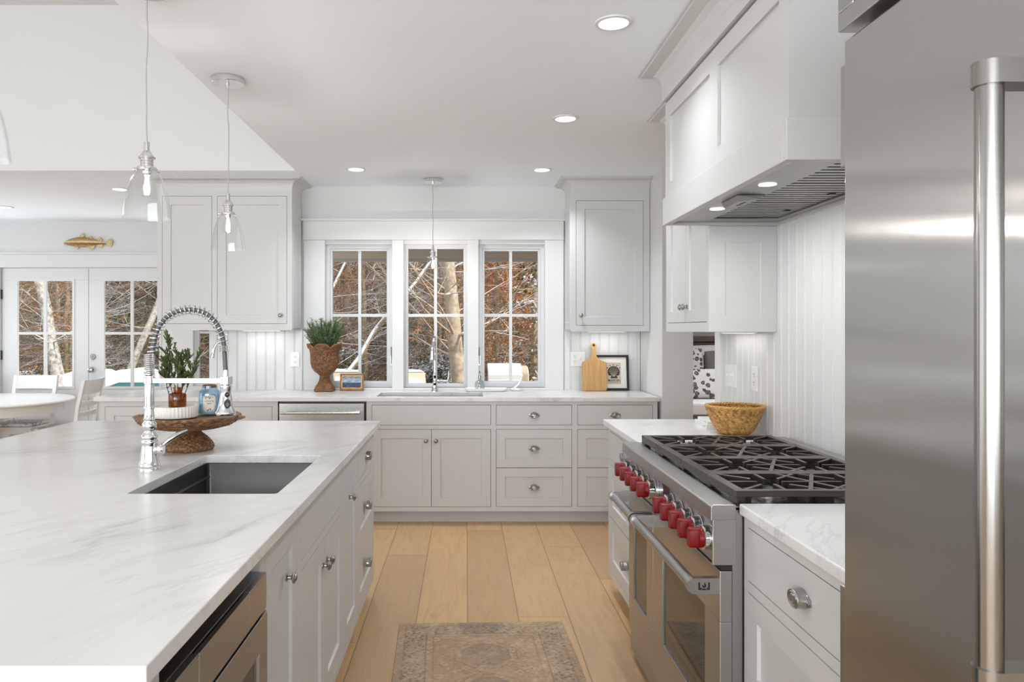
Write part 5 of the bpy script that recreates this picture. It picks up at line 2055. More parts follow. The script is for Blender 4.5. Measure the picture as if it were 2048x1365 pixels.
for k in range(9):
    t = math.radians(18 + 18 * k)
    a = (0.012 + 0.006 * math.cos(t), 0.108 + 0.004 * math.sin(t))
    c = (0.012 + 0.042 * math.cos(t), 0.147 + 0.040 * math.sin(t) - 0.0)
    dx, dy = c[0] - a[0], c[1] - a[1]
    L = math.hypot(dx, dy)
    nx, ny = -dy / L * 0.0008, dx / L * 0.0008
    prism(b, M, [(a[0] - nx, a[1] - ny), (c[0] - nx, c[1] - ny), (c[0] + nx, c[1] + ny), (a[0] + nx, a[1] + ny)], 0.0082, 0.0085)
obj('shell_ribs', b, M_PAPER, pr)
text_on('lettering', 'MARION', 0.0245, M @ T(0.012, 0.079, 0.0078), M_INK, pr)
text_on('lettering', 'MASS 027 38', 0.0125, M @ T(0.012, 0.063, 0.0078), M_INK, pr)

b = B()
M = leanM(1.0175, 5.935, 0.9145, math.radians(9))
out = [(-0.097, 0.012), (-0.085, 0.0), (0.085, 0.0), (0.097, 0.012), (0.097, 0.218), (0.092, 0.228), (0.075, 0.235), (0.050, 0.244), (0.032, 0.258), (0.022, 0.276), (0.0175, 0.30), (0.0175, 0.325), (0.021, 0.345)]
out += [(0.023 * math.cos(t), 0.358 + 0.024 * math.sin(t)) for t in [math.radians(-10 + 200 * k / 12) for k in range(13)]]
out += [(-x, y) for x, y in [(0.021, 0.345), (0.0175, 0.325), (0.0175, 0.30), (0.022, 0.276), (0.032, 0.258), (0.050, 0.244), (0.075, 0.235), (0.092, 0.228), (0.097, 0.218)]]
prism(b, M, out, 0.0, 0.016)
root = obj('cutting_board', b, M_BOARD, bevel=0.003, loc=(1.0175, 5.93, 0.9145))
tag(root, 'bamboo paddle cutting board leaning upright under the right upper cabinet', 'cutting board')
b = B()
lathe(b, M @ T(0, 0.362, 0), [(0.0065, 0.0155), (0.010, 0.0155), (0.010, 0.0175), (0.0065, 0.0175)], 20, cap=False)
prism(b, M @ T(0, 0.362, 0), ell(0, 0, 0.0075, 0.0075, 18), 0.0155, 0.0166)
obj('eyelet', b, M_BFRAME, root)

# small framed seascape
root = thing('picture_frame', 'small gilt-framed seascape painting beside the wicker urn', 'picture', (-0.905, 5.94, 0.914))
M = leanM(-0.905, 5.945, 0.9145, math.radians(10))
b = B()
for a, c, d, e in grid_less(-0.094, 0.094, 0, 0.135, [(-0.078, 0.078, 0.018, 0.118)]):
    mbox(b, M, a, c, d, e, 0, 0.016)
obj('frame', b, M_FRAMEW, root, bevel=0.002)
b = B()
for a, c, d, e in grid_less(-0.079, 0.079, 0.017, 0.119, [(-0.074, 0.074, 0.022, 0.114)]):
    mbox(b, M, a, c, d, e, 0.004, 0.018)
obj('gilt_liner', b, M_GOLD, root)
b = B()
mbox(b, M, -0.075, 0.075, 0.021, 0.115, 0.003, 0.006)
obj('canvas', b, sea(), root)

# tray, soap bottle and brush rest beside the sink
tx, ty = 0.158, 5.905
b = B()
Mt = T(tx, ty, 0.9142)
loops = []
for off, zz in ((0.022, 0.0), (0.0, 0.006), (-0.010, 0.022), (-0.013, 0.024), (-0.008, 0.024), (0.004, 0.010), (0.022, 0.006)):
    loops.append([b.verts.new(Mt @ Vector((x, y, zz))) for x, y in rrect(-0.158 + off, 0.158 - off, -0.062 + off * 0.6, 0.062 - off * 0.6, 0.03, 5)])
for a, c in zip(loops, loops[1:]):
    for k in range(len(a)):
        b.faces.new([a[k], a[(k + 1) % len(a)], c[(k + 1) % len(a)], c[k]])
b.faces.new(loops[0])
b.faces.new(loops[-1])
tag(obj('tray', b, M_SILL, smooth=True, angle=45), 'white ceramic tray beside the window sink faucet', 'tray')
bx0, by0, bz0 = 0.108, 5.905, 0.9205
root = thing('soap_bottle', 'clear glass soap bottle standing on the white tray', 'bottle', (bx0, by0, bz0))
b = B()
prof = [(0, 0), (0.034, 0), (0.037, 0.004), (0.037, 0.058), (0.033, 0.068), (0.016, 0.078), (0.0135, 0.084), (0.0135, 0.098), (0.016, 0.100), (0.0115, 0.101), (0.0115, 0.084), (0.031, 0.066), (0.035, 0.056), (0.035, 0.006), (0, 0.005)]
lz(b, bx0, by0, [(r, bz0 + h) for r, h in prof], 32)
obj('glass', b, M_BOTTLE, root, smooth=True, angle=50)
b = B()
lz(b, bx0, by0, [(0, bz0 + 0.1), (0.013, bz0 + 0.1), (0.013, bz0 + 0.114), (0.005, bz0 + 0.116), (0.005, bz0 + 0.15), (0, bz0 + 0.15)], 20)
tube(b, [(bx0, by0, bz0 + 0.147), (bx0, by0 - 0.03, bz0 + 0.15), (bx0 - 0.002, by0 - 0.05, bz0 + 0.142)], 0.005, 10)
obj('pump', b, M_NICKEL, root, smooth=True)
root = thing('brush_rest', 'white ceramic dish brush on a small white saucer right of the tray', 'brush', (0.40, 5.94, 0.914))
b = B()
lathe(b, T(0.40, 5.94, 0.9142), [(0, 0), (0.038, 0), (0.050, 0.008), (0.053, 0.015), (0.050, 0.015), (0.036, 0.005), (0, 0.004)], 28, sy=0.8)
obj('saucer', b, M_SILL, root, smooth=True)
b = B()
pts = smooth_path([(0.355, 5.94, 0.928), (0.378, 5.94, 0.935), (0.412, 5.94, 0.962), (0.436, 5.94, 1.005), (0.447, 5.94, 1.045)], 5)
tube(b, pts, [0.006] * 6 + [0.0075] * 8 + [0.0065] * (len(pts) - 14), 10)
lathe(b, T(0.402, 5.94, 0.9185), [(0, 0), (0.022, 0.0), (0.024, 0.008), (0.021, 0.016), (0, 0.018)], 20)
obj('brush', b, M_SILL, root, smooth=True)

# ------------------------------------------------------------------ outlets and switches
def outlet(name, label, fr, u, v, gangs):
    w = 0.072 + 0.046 * (len(gangs) - 1)
    w0 = 0.012
    root = thing(name, label, 'switch' if 'switch' in name else 'outlet', fr.p(u, v, w0))
    bb = B()
    fbox(bb, fr, u - w / 2, u + w / 2, v - 0.0585, v + 0.0585, w0, w0 + 0.006)
    obj('cover_plate', bb, M_PLASTIC, root, bevel=0.002)
    for i, g in enumerate(gangs):
        uc = u + (i - (len(gangs) - 1) / 2) * 0.046
        if g == 'o':
            for dv in (-0.02, 0.02):
                bb = B()
                lathe(bb, fr.m(uc, v + dv, w0 + 0.006), [(0, 0), (0.0165, 0), (0.016, 0.002), (0, 0.002)], 24, sy=0.88)
                so = obj('socket', bb, M_PLASTIC, root, smooth=True, angle=30)
                bb = B()
                for du in (-0.006, 0.006):
                    fbox(bb, fr, uc + du - 0.0012, uc + du + 0.0012, v + dv - 0.001, v + dv + 0.007, w0 + 0.0075, w0 + 0.0083)
                fbox(bb, fr, uc - 0.002, uc + 0.002, v + dv - 0.010, v + dv - 0.006, w0 + 0.0075, w0 + 0.0083)
                obj('slots', bb, M_DARK, so)
        else:
            bb = B()
            fbox(bb, fr, uc - 0.008, uc + 0.008, v - 0.015, v + 0.015, w0 + 0.006, w0 + 0.0075)
            hexa(bb, [fr.p(uc - 0.005, v - 0.008, w0 + 0.007), fr.p(uc + 0.005, v - 0.008, w0 + 0.007), fr.p(uc + 0.005, v + 0.008, w0 + 0.007), fr.p(uc - 0.005, v + 0.008, w0 + 0.007),
                      fr.p(uc - 0.004, v + 0.002, w0 + 0.016), fr.p(uc + 0.004, v + 0.002, w0 + 0.016), fr.p(uc + 0.004, v + 0.009, w0 + 0.018), fr.p(uc - 0.004, v + 0.009, w0 + 0.018)])
            obj('toggle', bb, M_PLASTIC, root)
    return root


outlet('wall_outlet', 'white wall outlet left of the wicker urn', FB, -1.371, 1.161, ['o'])
outlet('wall_outlet', 'white outlet with a switch, partly behind the cutting board', FB, 0.897, 1.163, ['o', 's'])
outlet('light_switch', 'white three-switch plate on the beadboard behind the seagrass bowl', FRW, 3.905, 1.157, ['s', 's', 's'])
outlet('wall_outlet', 'white wall outlet on the beadboard near the range hood cabinet', FRW, 3.585, 1.160, ['o'])

# ------------------------------------------------------------------ rug
b = B()
box(b, -0.385, 0.385, -1.05, 1.05, 0, 0.007)
bmesh.ops.transform(b, verts=b.verts, matrix=T(0.108, 2.505, 0.0005) @ Matrix.Rotation(math.radians(2.0), 4, 'Z'))
ro = obj('rug', b, rugm(0, 0, 0.385, 1.05), loc=(0, 0, 0), bevel=0.003)
ro.data.transform((T(0.108, 2.505, 0.0005) @ Matrix.Rotation(math.radians(2.0), 4, 'Z')).inverted())
ro.location = (0.108, 2.505, 0.0005)
ro.rotation_euler = (0, 0, math.radians(2.0))
tag(ro, 'worn beige and slate oriental runner rug on the aisle floor', 'rug')

# ------------------------------------------------------------------ dining corner
root = thing('dining_table', 'round white pedestal dining table by the french doors', 'table', (-4.47, 6.95, 0))
b = B()
lz(b, -4.47, 6.95, [(0, 0.722), (0.735, 0.722), (0.75, 0.728), (0.755, 0.738), (0.75, 0.748), (0.735, 0.752), (0, 0.752)], 64)
obj('tabletop', b, M_FURN, root, smooth=True, angle=40)
b = B()
lz(b, -4.47, 6.95, [(0.62, 0.722), (0.66, 0.722), (0.66, 0.632), (0.62, 0.632)], 64)
obj('apron', b, M_FURN, root, smooth=True, angle=40)
b = B()
lz(b, -4.47, 6.95, [(0, 0.12), (0.11, 0.12), (0.12, 0.16), (0.07, 0.22), (0.065, 0.36), (0.095, 0.44), (0.10, 0.52), (0.07, 0.58), (0.16, 0.632), (0, 0.632)], 32)
obj('pedestal', b, M_FURN, root, smooth=True, angle=50)
for k in range(4):
    b = B()
    a = PI / 4 + k * PI / 2
    c, s = math.cos(a), math.sin(a)
    pts = smooth_path([(-4.47 + 0.08 * c, 6.95 + 0.08 * s, 0.17), (-4.47 + 0.28 * c, 6.95 + 0.28 * s, 0.13), (-4.47 + 0.46 * c, 6.95 + 0.46 * s, 0.033)], 5)
    tube(b, pts, 0.032, 10)
    obj('leg', b, M_FURN, root, smooth=True)
b = B()
lz(b, -4.83, 6.90, [(0, 0.7525), (0.05, 0.7525), (0.10, 0.768), (0.125, 0.785), (0.122, 0.787), (0.095, 0.772), (0.05, 0.758), (0, 0.757)], 32)
tag(obj('bowl', b, simple('grey_stoneware', (0.25, 0.245, 0.24), 0.4), smooth=True), 'shallow grey bowl on the white dining table', 'bowl')


def make_chair():
    root = thing('dining_chair', '', 'chair', (0, 0, 0), 'white ladder-back dining chairs')
    bb = B()
    M = T(0, 0, 0)
    prism(bb, M, rrect(-0.21, 0.21, -0.205, 0.205, 0.03, 3), 0.430, 0.452)
    obj('seat', bb, M_FURN, root, bevel=0.004)
    bb = B()
    prism(bb, M, rrect(-0.195, 0.195, -0.19, 0.19, 0.04, 3), 0.4525, 0.485)
    obj('cushion', bb, M_SEAT, root, bevel=0.012)
    for sx in (-1, 1):
        bb = B()
        hexa(bb, [(sx * 0.205 - 0.018, -0.20, 0), (sx * 0.205 + 0.018, -0.20, 0), (sx * 0.205 + 0.018, -0.164, 0), (sx * 0.205 - 0.018, -0.164, 0),
                  (sx * 0.2 - 0.021, -0.205, 0.43), (sx * 0.2 + 0.021, -0.205, 0.43), (sx * 0.2 + 0.021, -0.162, 0.43), (sx * 0.2 - 0.021, -0.162, 0.43)])
        obj('leg', bb, M_FURN, root)
    for sx in (-1, 1):
        bb = B()
        sec = [(0.235, 0.0), (0.20, 0.22), (0.195, 0.45), (0.22, 0.68), (0.275, 0.93)]
        rows = []
        for y, z in sec:
            rows.append([bb.verts.new((sx * 0.207 + dx, y + dy, z)) for dx, dy in ((-0.018, -0.016), (0.018, -0.016), (0.018, 0.016), (-0.018, 0.016))])
        for a, c in zip(rows, rows[1:]):
            for k in range(4):
                bb.faces.new([a[k], a[(k + 1) % 4], c[(k + 1) % 4], c[k]])
        bb.faces.new(rows[0])
        bb.faces.new(rows[-1])
        obj('rear_leg', bb, M_FURN, root)

    def slat(z0, z1, name):
        bb = B()
        rows = []
        for k in range(9):
            t = -1 + 2 * k / 8
            x = t * 0.189
            bow = 0.03 * (1 - t * t)
            f = lambda z: 0.22 + (z - 0.68) * 0.22
            rows.append([bb.verts.new((x, f(zz) + bow + dy, zz)) for zz, dy in ((z0, -0.009), (z1, -0.009), (z1, 0.009), (z0, 0.009))])
        for a, c in zip(rows, rows[1:]):
            for k in range(4):
                bb.faces.new([a[k], a[(k + 1) % 4], c[(k + 1) % 4], c[k]])
        bb.faces.new(rows[0])
        bb.faces.new(rows[-1])
        obj(name, bb, M_FURN, root, smooth=True, angle=30)
    slat(0.795, 0.93, 'top_rail')
    slat(0.68, 0.73, 'back_slat')
    slat(0.585, 0.63, 'back_slat')
    bb = B()
    for sx in (-1, 1):
        box(bb, sx * 0.2 - 0.011, sx * 0.2 + 0.011, -0.17, 0.19, 0.385, 0.43)
    box(bb, -0.19, 0.19, -0.195, -0.173, 0.385, 0.43)
    obj('seat_frame', bb, M_FURN, root)
    return root


# local +y is the back of the chair
ch = make_chair()
ch.location = (-4.44, 7.48, 0)
ch['label'] = 'white ladder-back chair behind the table, back against the left door leaf'
dup(ch, (-3.82, 7.12, 0), 'white ladder-back chair at the right end of the round table', rotz=math.radians(-86))
dup(ch, (-5.03, 7.45, 0), 'white ladder-back chair behind the table, cut off by the left edge', rotz=math.radians(14))
dup(ch, (-4.52, 6.10, 0), 'white chair with patterned cushion on the near side of the round table', rotz=math.radians(178))

# gilded fish on the dining wall
fxc, fyc, fzc = -4.01, 7.985, 2.333
root = thing('wall_fish', 'gilded wooden codfish mounted above the french doors', 'wall decoration', (fxc, fyc, fzc))
b = B()
L = 0.455
secs = [(0.0, 0.006, -0.002), (0.03, 0.022, 0.0), (0.08, 0.038, 0.004), (0.15, 0.052, 0.006), (0.22, 0.054, 0.004), (0.30, 0.042, 0.002), (0.37, 0.026, 0.0), (0.42, 0.016, -0.004), (0.455, 0.013, -0.008)]
rows = []
for s, hgt, off in secs:
    rows.append([b.verts.new((fxc - 0.272 + s, fyc - 0.004 - max(0.0, math.sin(t)) * hgt * 0.55, fzc - 0.004 + off + hgt * math.cos(t))) for t in [2 * PI * k / 20 for k in range(20)]])
for a, c in zip(rows, rows[1:]):
    for k in range(20):
        b.faces.new([a[k], a[(k + 1) % 20], c[(k + 1) % 20], c[k]])
b.faces.new(rows[0])
b.faces.new(rows[-1])
obj('body', b, M_FISH, root, smooth=True, angle=60)
MF = Matrix(((1, 0, 0, fxc), (0, 0, -1, fyc - 0.002), (0, 1, 0, fzc), (0, 0, 0, 1)))
for nm, o in (('dorsal_fin', [(-0.115, 0.048), (-0.085, 0.085), (-0.060, 0.098), (-0.045, 0.090), (-0.048, 0.065), (-0.062, 0.046)]),
              ('dorsal_fin', [(-0.030, 0.046), (0.0, 0.064), (0.025, 0.062), (0.045, 0.036), (0.055, 0.026), (0.0, 0.036)]),
              ('dorsal_fin', [(0.078, 0.026), (0.105, 0.056), (0.122, 0.052), (0.142, 0.016), (0.11, 0.012)]),
              ('anal_fin', [(-0.02, -0.046), (0.01, -0.078), (0.03, -0.082), (0.052, -0.066), (0.065, -0.034), (0.03, -0.03)]),
              ('anal_fin', [(0.082, -0.03), (0.105, -0.054), (0.13, -0.060), (0.145, -0.04), (0.145, -0.014), (0.11, -0.016)]),
              ('pelvic_fin', [(-0.165, -0.036), (-0.145, -0.066), (-0.125, -0.074), (-0.105, -0.062), (-0.125, -0.04)]),
              ('tail_fin', [(0.172, 0.004), (0.205, 0.028), (0.238, 0.040), (0.25, 0.026), (0.252, 0.0), (0.245, -0.034), (0.232, -0.052), (0.205, -0.034), (0.172, -0.018)])):
    b = B()
    prism(b, MF, o, 0.0, 0.008)
    obj(nm, b, M_FIN, root, bevel=0.002)
b = B()
tube(b, [(fxc - 0.262, fyc - 0.012, fzc - 0.020), (fxc - 0.262, fyc - 0.014, fzc - 0.040)], 0.0025, 6)
obj('barbel', b, M_FIN, root)

# ------------------------------------------------------------------ bedroom seen through the opening
root = thing('bed', 'daybed with grey wooden headboard in the room beyond the opening', 'bed', (2.75, 7.5, 0))
b = B()
box(b, 1.72, 3.75, 7.95, 8.02, 0.0, 1.33)
box(b, 1.71, 3.76, 7.93, 8.04, 1.275, 1.335)
obj('headboard', b, M_BEDW, root, bevel=0.004)
b = B()
box(b, 1.72, 3.75, 7.05, 7.11, 0.28, 0.60)
obj('side_rail', b, M_BEDW, root, bevel=0.004)
for x in (1.74, 3.69):
    b = B()
    box(b, x, x + 0.06, 7.05, 7.11, 0.0, 0.28)
    obj('leg', b, M_BEDW, root)
b = B()
prism(b, T(0, 0, 0), rrect(1.75, 3.72, 7.08, 7.945, 0.06, 4), 0.57, 0.715)
obj('mattress', b, M_LINEN, root, bevel=0.03, bseg=3)


def pillow(label, x, y, z, w, h, t, lean, m, yaw=0.0):
    bb = B()
    n = 14
    M = leanM(x, y, z, lean, yaw)
    fr_, bk = [], []
    for j in range(n + 1):
        rf_, rb_ = [], []
        for i in range(n + 1):
            u, v = -1 + 2 * i / n, -1 + 2 * j / n
            th = t * max(0.0, (1 - u ** 4) * (1 - v ** 4)) ** 0.5 + 0.004
            px_, py_ = u * w / 2 * (1 - 0.05 * v * v), h / 2 + v * h / 2 * (1 - 0.05 * u * u)
            rf_.append(bb.verts.new(M @ Vector((px_, py_, th))))
            rb_.append(bb.verts.new(M @ Vector((px_, py_, -th * 0.35))))
        fr_.append(rf_)
        bk.append(rb_)
    for g in (fr_, bk):
        for j in range(n):
            for i in range(n):
                bb.faces.new([g[j][i], g[j][i + 1], g[j + 1][i + 1], g[j + 1][i]])
    e = [(0, i) for i in range(n)] + [(j, n) for j in range(n)] + [(n, i) for i in range(n, 0, -1)] + [(j, 0) for j in range(n, 0, -1)]
    for k in range(len(e)):
        a, c = e[k], e[(k + 1) % len(e)]
        bb.faces.new([fr_[a[0]][a[1]], fr_[c[0]][c[1]], bk[c[0]][c[1]], bk[a[0]][a[1]]])
    o = obj('pillow', bb, m, smooth=True, angle=70)
    tag(o, label, 'pillow')
    return o


pillow('white sham pillow at the very back of the bed', 2.62, 7.86, 0.72, 0.75, 0.52, 0.05, math.radians(5), M_LINEN)
pillow('plain taupe pillow behind the floral ones', 2.68, 7.74, 0.72, 0.42, 0.47, 0.05, math.radians(8), M_VELVET)
pillow('black and white floral pillow at the back, left of the taupe one', 2.23, 7.70, 0.72, 0.46, 0.50, 0.06, math.radians(7), M_TOILE, math.radians(4))
pillow('black and white floral pillow in front on the bed', 2.36, 7.42, 0.72, 0.62, 0.30, 0.08, math.radians(16), M_TOILE)

# ------------------------------------------------------------------ outside: deck things
root = thing('barbecue_grill', 'covered barbecue grill with a thick cap of snow on the deck', 'grill', (0.63, 11.0, -0.08))
b = B()
box(b, 0.34, 0.92, 10.75, 11.3, -0.08, 0.52)
obj('cart', b, simple('grill_cart', (0.03, 0.03, 0.03), 0.6), root)
b = B()
box(b, 0.02, 1.40, 10.75, 11.25, 0.555, 0.585)
obj('side_shelf', b, simple('grill_shelf', (0.06, 0.045, 0.035), 0.6), root)
b = B()
Mg = Matrix(((0, 0, 1, 0), (1, 0, 0, 11.02), (0, 1, 0, 0.588), (0, 0, 0, 1)))
prism(b, Mg, [(-0.30, 0), (0.30, 0), (0.30, 0.17)] + [(0.30 * math.cos(t), 0.15 + 0.14 * math.sin(t)) for t in [PI * k / 10 for k in range(1, 10)]] + [(-0.30, 0.08)], 0.325, 0.905)
obj('lid', b, M_TAN, root, bevel=0.03, bseg=3)
b = B()
prism(b, Mg @ T(0, 0.010, 0), [(-0.31, 0.06), (-0.30, 0.09)] + [(0.30 * math.cos(t), 0.155 + 0.16 * math.sin(t)) for t in [PI - PI * k / 10 for k in range(0, 8)]] + [(0.10, 0.24), (-0.15, 0.20), (-0.26, 0.08)], 0.315, 0.80)
obj('snow_cap', b, M_SNOW, root, bevel=0.03, bseg=3)
b = B()
tube(b, smooth_path([(0.44, 10.70, 0.64), (0.52, 10.66, 0.665), (0.70, 10.66, 0.665), (0.78, 10.70, 0.64)], 5), 0.014, 8)
obj('handle', b, M_TAN, root, smooth=True)
b = B()
for x0, x1 in ((0.02, 0.31), (0.93, 1.38)):
    pts = [(x0, 0), (x0 + 0.05, 0.04), ((x0 + x1) / 2, 0.075 if x0 > .5 else 0.045), (x1 - 0.05, 0.03), (x1, 0)]
    prism(b, Matrix(((1, 0, 0, 0), (0, 0, 1, 0), (0, 1, 0, 0.586), (0, 0, 0, 1))), pts, 10.78, 11.22)
obj('shelf_snow', b, M_SNOW, root, bevel=0.015)


def deck_chair(label, x, y, rz, m):
    root = thing('deck_chair', label, 'chair', (x, y, -0.08), 'snowy deck chairs')
    M = T(x, y, -0.08) @ Matrix.Rotation(rz, 4, 'Z')
    bb = B()
    mbox(bb, M, -0.27, 0.27, -0.25, 0.27, 0.32, 0.37)
    obj('seat', bb, m, root)
    bb = B()
    hexa(bb, [M @ Vector(p) for p in ((-0.26, 0.24, 0.34), (0.26, 0.24, 0.34), (0.26, 0.28, 0.34), (-0.26, 0.28, 0.34), (-0.24, 0.40, 0.86), (0.24, 0.40, 0.86), (0.24, 0.44, 0.86), (-0.24, 0.44, 0.86))])
    obj('backrest', bb, m, root, bevel=0.02)
    for sx in (-1, 1):
        for sy in (-1, 1):
            bb = B()
            mbox(bb, M, sx * 0.27 - 0.03, sx * 0.27 + 0.03, sy * 0.24 - 0.03, sy * 0.24 + 0.03, 0, 0.55 if sy < 0 else 0.57)
            obj('leg', bb, m, root)
        bb = B()
        mbox(bb, M, sx * 0.29 - 0.05, sx * 0.29 + 0.05, -0.30, 0.30, 0.55, 0.575)
        obj('armrest', bb, m, root)
    bb = B()
    mbox(bb, M, -0.25, 0.25, -0.22, 0.25, 0.37, 0.52)
    hexa(bb, [M @ Vector(p) for p in ((-0.19, 0.20, 0.42), (0.20, 0.20, 0.42), (0.20, 0.25, 0.42), (-0.19, 0.25, 0.42), (-0.15, 0.345, 0.80), (0.19, 0.345, 0.76), (0.19, 0.41, 0.76), (-0.15, 0.41, 0.80))])
    hexa(bb, [M @ Vector(p) for p in ((-0.22, 0.385, 0.86), (0.23, 0.385, 0.86), (0.23, 0.455, 0.86), (-0.22, 0.455, 0.86), (-0.17, 0.40, 0.915), (0.18, 0.40, 0.895), (0.18, 0.44, 0.895), (-0.17, 0.44, 0.915))])
    obj('snow', bb, M_SNOW, root, bevel=0.02, bseg=3)
    return root


M_CREAM = simple('cream_deck_paint', (0.62, 0.52, 0.38), 0.7)
deck_chair('cream deck chair full of snow outside the middle sink window', -0.66, 10.6, math.radians(24), M_CREAM)
deck_chair('cream deck chair with snow outside the left sink window, behind the urn', -1.80, 10.6, math.radians(-5), M_CREAM)
root = thing('deck_table', 'teal covered deck table heaped with snow outside the right door', 'table', (-4.78, 10.6, -0.08))
b = B()
box(b, -5.45, -4.0, 10.25, 11.1, -0.08, 0.70)
obj('cover', b, M_TEAL, root, bevel=0.03)
b = B()
rs = random.Random(4)
pts = [(-5.5, 0.0)] + [(-5.5 + 1.55 * k / 12, 0.10 + 0.045 * math.sin(k * 1.3) + rs.uniform(-.015, .015)) for k in range(13)] + [(-3.95, 0.0)]
low = [(x, -0.02 - 0.13 * max(0, math.sin((x + 5.6) * 3.6)) * rs.uniform(0.5, 1.0)) for x in [-3.95 - 1.55 * k / 24 for k in range(25)]]
prism(b, Matrix(((1, 0, 0, 0), (0, 0, 1, 0), (0, 1, 0, 0.70), (0, 0, 0, 1))), pts[:-1] + low, 10.20, 11.12)
obj('snow', b, M_SNOW, root, bevel=0.012)

# ------------------------------------------------------------------ outside: ground and woods
b = B()
nx, ny = 40, 34
gv = []
rg = random.Random(2)
for j in range(ny + 1):
    row = []
    for i in range(nx + 1):
        x = -62 + 92 * i / nx
        y = 12.5 + 60 * (j / ny) ** 1.3
        z = -0.35 + 0.022 * max(0, y - 18) ** 1.25 + rg.uniform(-.12, .12) * min(1, (y - 12) / 6)
        row.append(b.verts.new((x, y, z)))
    gv.append(row)
for j in range(ny):
    for i in range(nx):
        b.faces.new([gv[j][i], gv[j][i + 1], gv[j + 1][i + 1], gv[j + 1][i]])
struct('terrain', b, M_GROUND, 'snow-dusted leaf litter of the woods', 'ground', smooth=True)


def gz(y):
    return -0.35 + 0.022 * max(0, y - 18) ** 1.25


def grow(bb, p, d, L, r, depth, rs, leaves=None, sides=5, up=0.12, fan=1.0, spawn=(3, 5), tips=None):
    n = 5 if depth > 1 else 4
    pts = [p]
    wob = 0.16 if depth > 1 else 0.28
    for i in range(n):
        d = (d + Vector((rs.uniform(-wob, wob), rs.uniform(-wob, wob), rs.uniform(-wob, wob) * 0.6 + up * 0.25))).normalized()
        pts.append(pts[-1] + d * L / n)
    tube(bb, pts, [r * (1 - 0.75 * i / n) for i in range(n + 1)], sides if r > 0.02 else 3, cap=False)
    if depth == 0:
        if tips is not None:
            tips.append((pts[-1], d))
            tips.append((pts[2], d))
        return
    k = rs.randint(*spawn) + (2 if depth > 1 else 0)
    for j in range(k):
        t = rs.uniform(0.25, 1.0)
        i = min(n - 1, int(t * n))
        q = pts[i].lerp(pts[i + 1], t * n - i)
        side = Vector((rs.uniform(-1, 1), rs.uniform(-1, 1), rs.uniform(-0.25, 0.6))).normalized()
        grow(bb, q, (d * 0.55 + side * fan).normalized(), L * rs.uniform(0.42, 0.7), r * (1 - 0.7 * t) * 0.62, depth - 1, rs, leaves, sides, up, fan, spawn, tips)


def tree_mesh(seed, H, r, nb, blen, bark, low=0.12, lean=(0, 0), depth=2, leaves=0, leafm_=None, leafsize=0.07, wob=1.0):
    rs = random.Random(seed)
    bb = B()
    n = 12
    pts = [Vector((0, 0, -0.3))]
    for i in range(n):
        f = (i + 1) / n
        pts.append(Vector((lean[0] * f + rs.uniform(-.06, .06) * H * 0.08 * wob, lean[1] * f + rs.uniform(-.06, .06) * H * 0.08 * wob, -0.3 + (H + 0.3) * f)))
    pts = smooth_path(pts, 2)
    m = len(pts) - 1
    tube(bb, pts, [r * (1 - 0.72 * i / m) * (1.25 if i == 0 else 1) for i in range(m + 1)], 9, cap=False)
    tips = []
    for j in range(nb):
        t = low + (1 - low) * rs.random()
        i = min(m - 1, int(t * m))
        a = rs.uniform(0, 2 * PI)
        d = Vector((math.cos(a), math.sin(a), rs.uniform(-0.1, 0.7))).normalized()
        grow(bb, pts[i], d, blen * rs.uniform(0.5, 1.15) * (1 - 0.45 * t), max(0.005, r * (1 - 0.72 * t) * rs.uniform(0.09, 0.24)), depth, rs, tips=tips)
    lb = None
    if leaves:
        lb = B()
        for _ in range(leaves):
            p, d = rs.choice(tips)
            p = p + Vector((rs.gauss(0, .10), rs.gauss(0, .10), rs.gauss(0, .09)))
            s = leafsize * rs.uniform(0.6, 1.3)
            u = Vector((rs.uniform(-1, 1), rs.uniform(-1, 1), rs.uniform(-1, 1))).normalized()
            w = u.orthogonal().normalized()
            lb.faces.new([lb.verts.new(p + u * s), lb.verts.new(p + w * s * 0.5), lb.verts.new(p - u * s * 0.8), lb.verts.new(p - w * s * 0.5)])
    root = thing('tree', '', 'tree', (0, 0, 0))
    obj('trunk', bb, bark, root, smooth=True, angle=180)
    if lb:
        obj('foliage', lb, leafm_, root)
    return root


def conifer(seed, H, R, m, per=26, dens=12, ls=1.0):
    rs = random.Random(seed)
    bb, lb = B(), B()
    tube(bb, [(0, 0, -0.3), (0, 0, H)], [0.13, 0.02], 7)
    levels = int(H * per / 6)
    for i in range(levels):
        z = H * (0.02 + 0.97 * i / levels)
        rr = R * (1 - 0.8 * z / H) * rs.uniform(0.7, 1.1)
        a = rs.uniform(0, 2 * PI)
        for q in range(3):
            a += 2 * PI / 3 + rs.uniform(-.4, .4)
            d = Vector((math.cos(a), math.sin(a), rs.uniform(-0.28, 0.10)))
            tube(bb, [Vector((0, 0, z)), Vector((0, 0, z)) + d * rr], [0.02, 0.005], 3, cap=False)
            for k in range(dens):
                f = rs.uniform(0.15, 1.0)
                p = Vector((0, 0, z)) + d * rr * f + Vector((rs.gauss(0, .07), rs.gauss(0, .07), rs.gauss(-.03, .05)))
                s = rs.uniform(0.08, 0.17) * ls
                u = (d + Vector((rs.uniform(-.9, .9), rs.uniform(-.9, .9), rs.uniform(-.5, .3)))).normalized()
                w = u.cross(Vector((0, 0, 1)) + Vector((rs.uniform(-.6, .6), rs.uniform(-.6, .6), 0))).normalized()
                lb.faces.new([lb.verts.new(p - u * s), lb.verts.new(p + w * s * 0.33), lb.verts.new(p + u * s), lb.verts.new(p - w * s * 0.33)])
    root = thing('evergreen_tree', '', 'tree', (0, 0, 0))
    obj('trunk', bb, M_BARK, root)
    obj('foliage', lb, m, root)
    return root


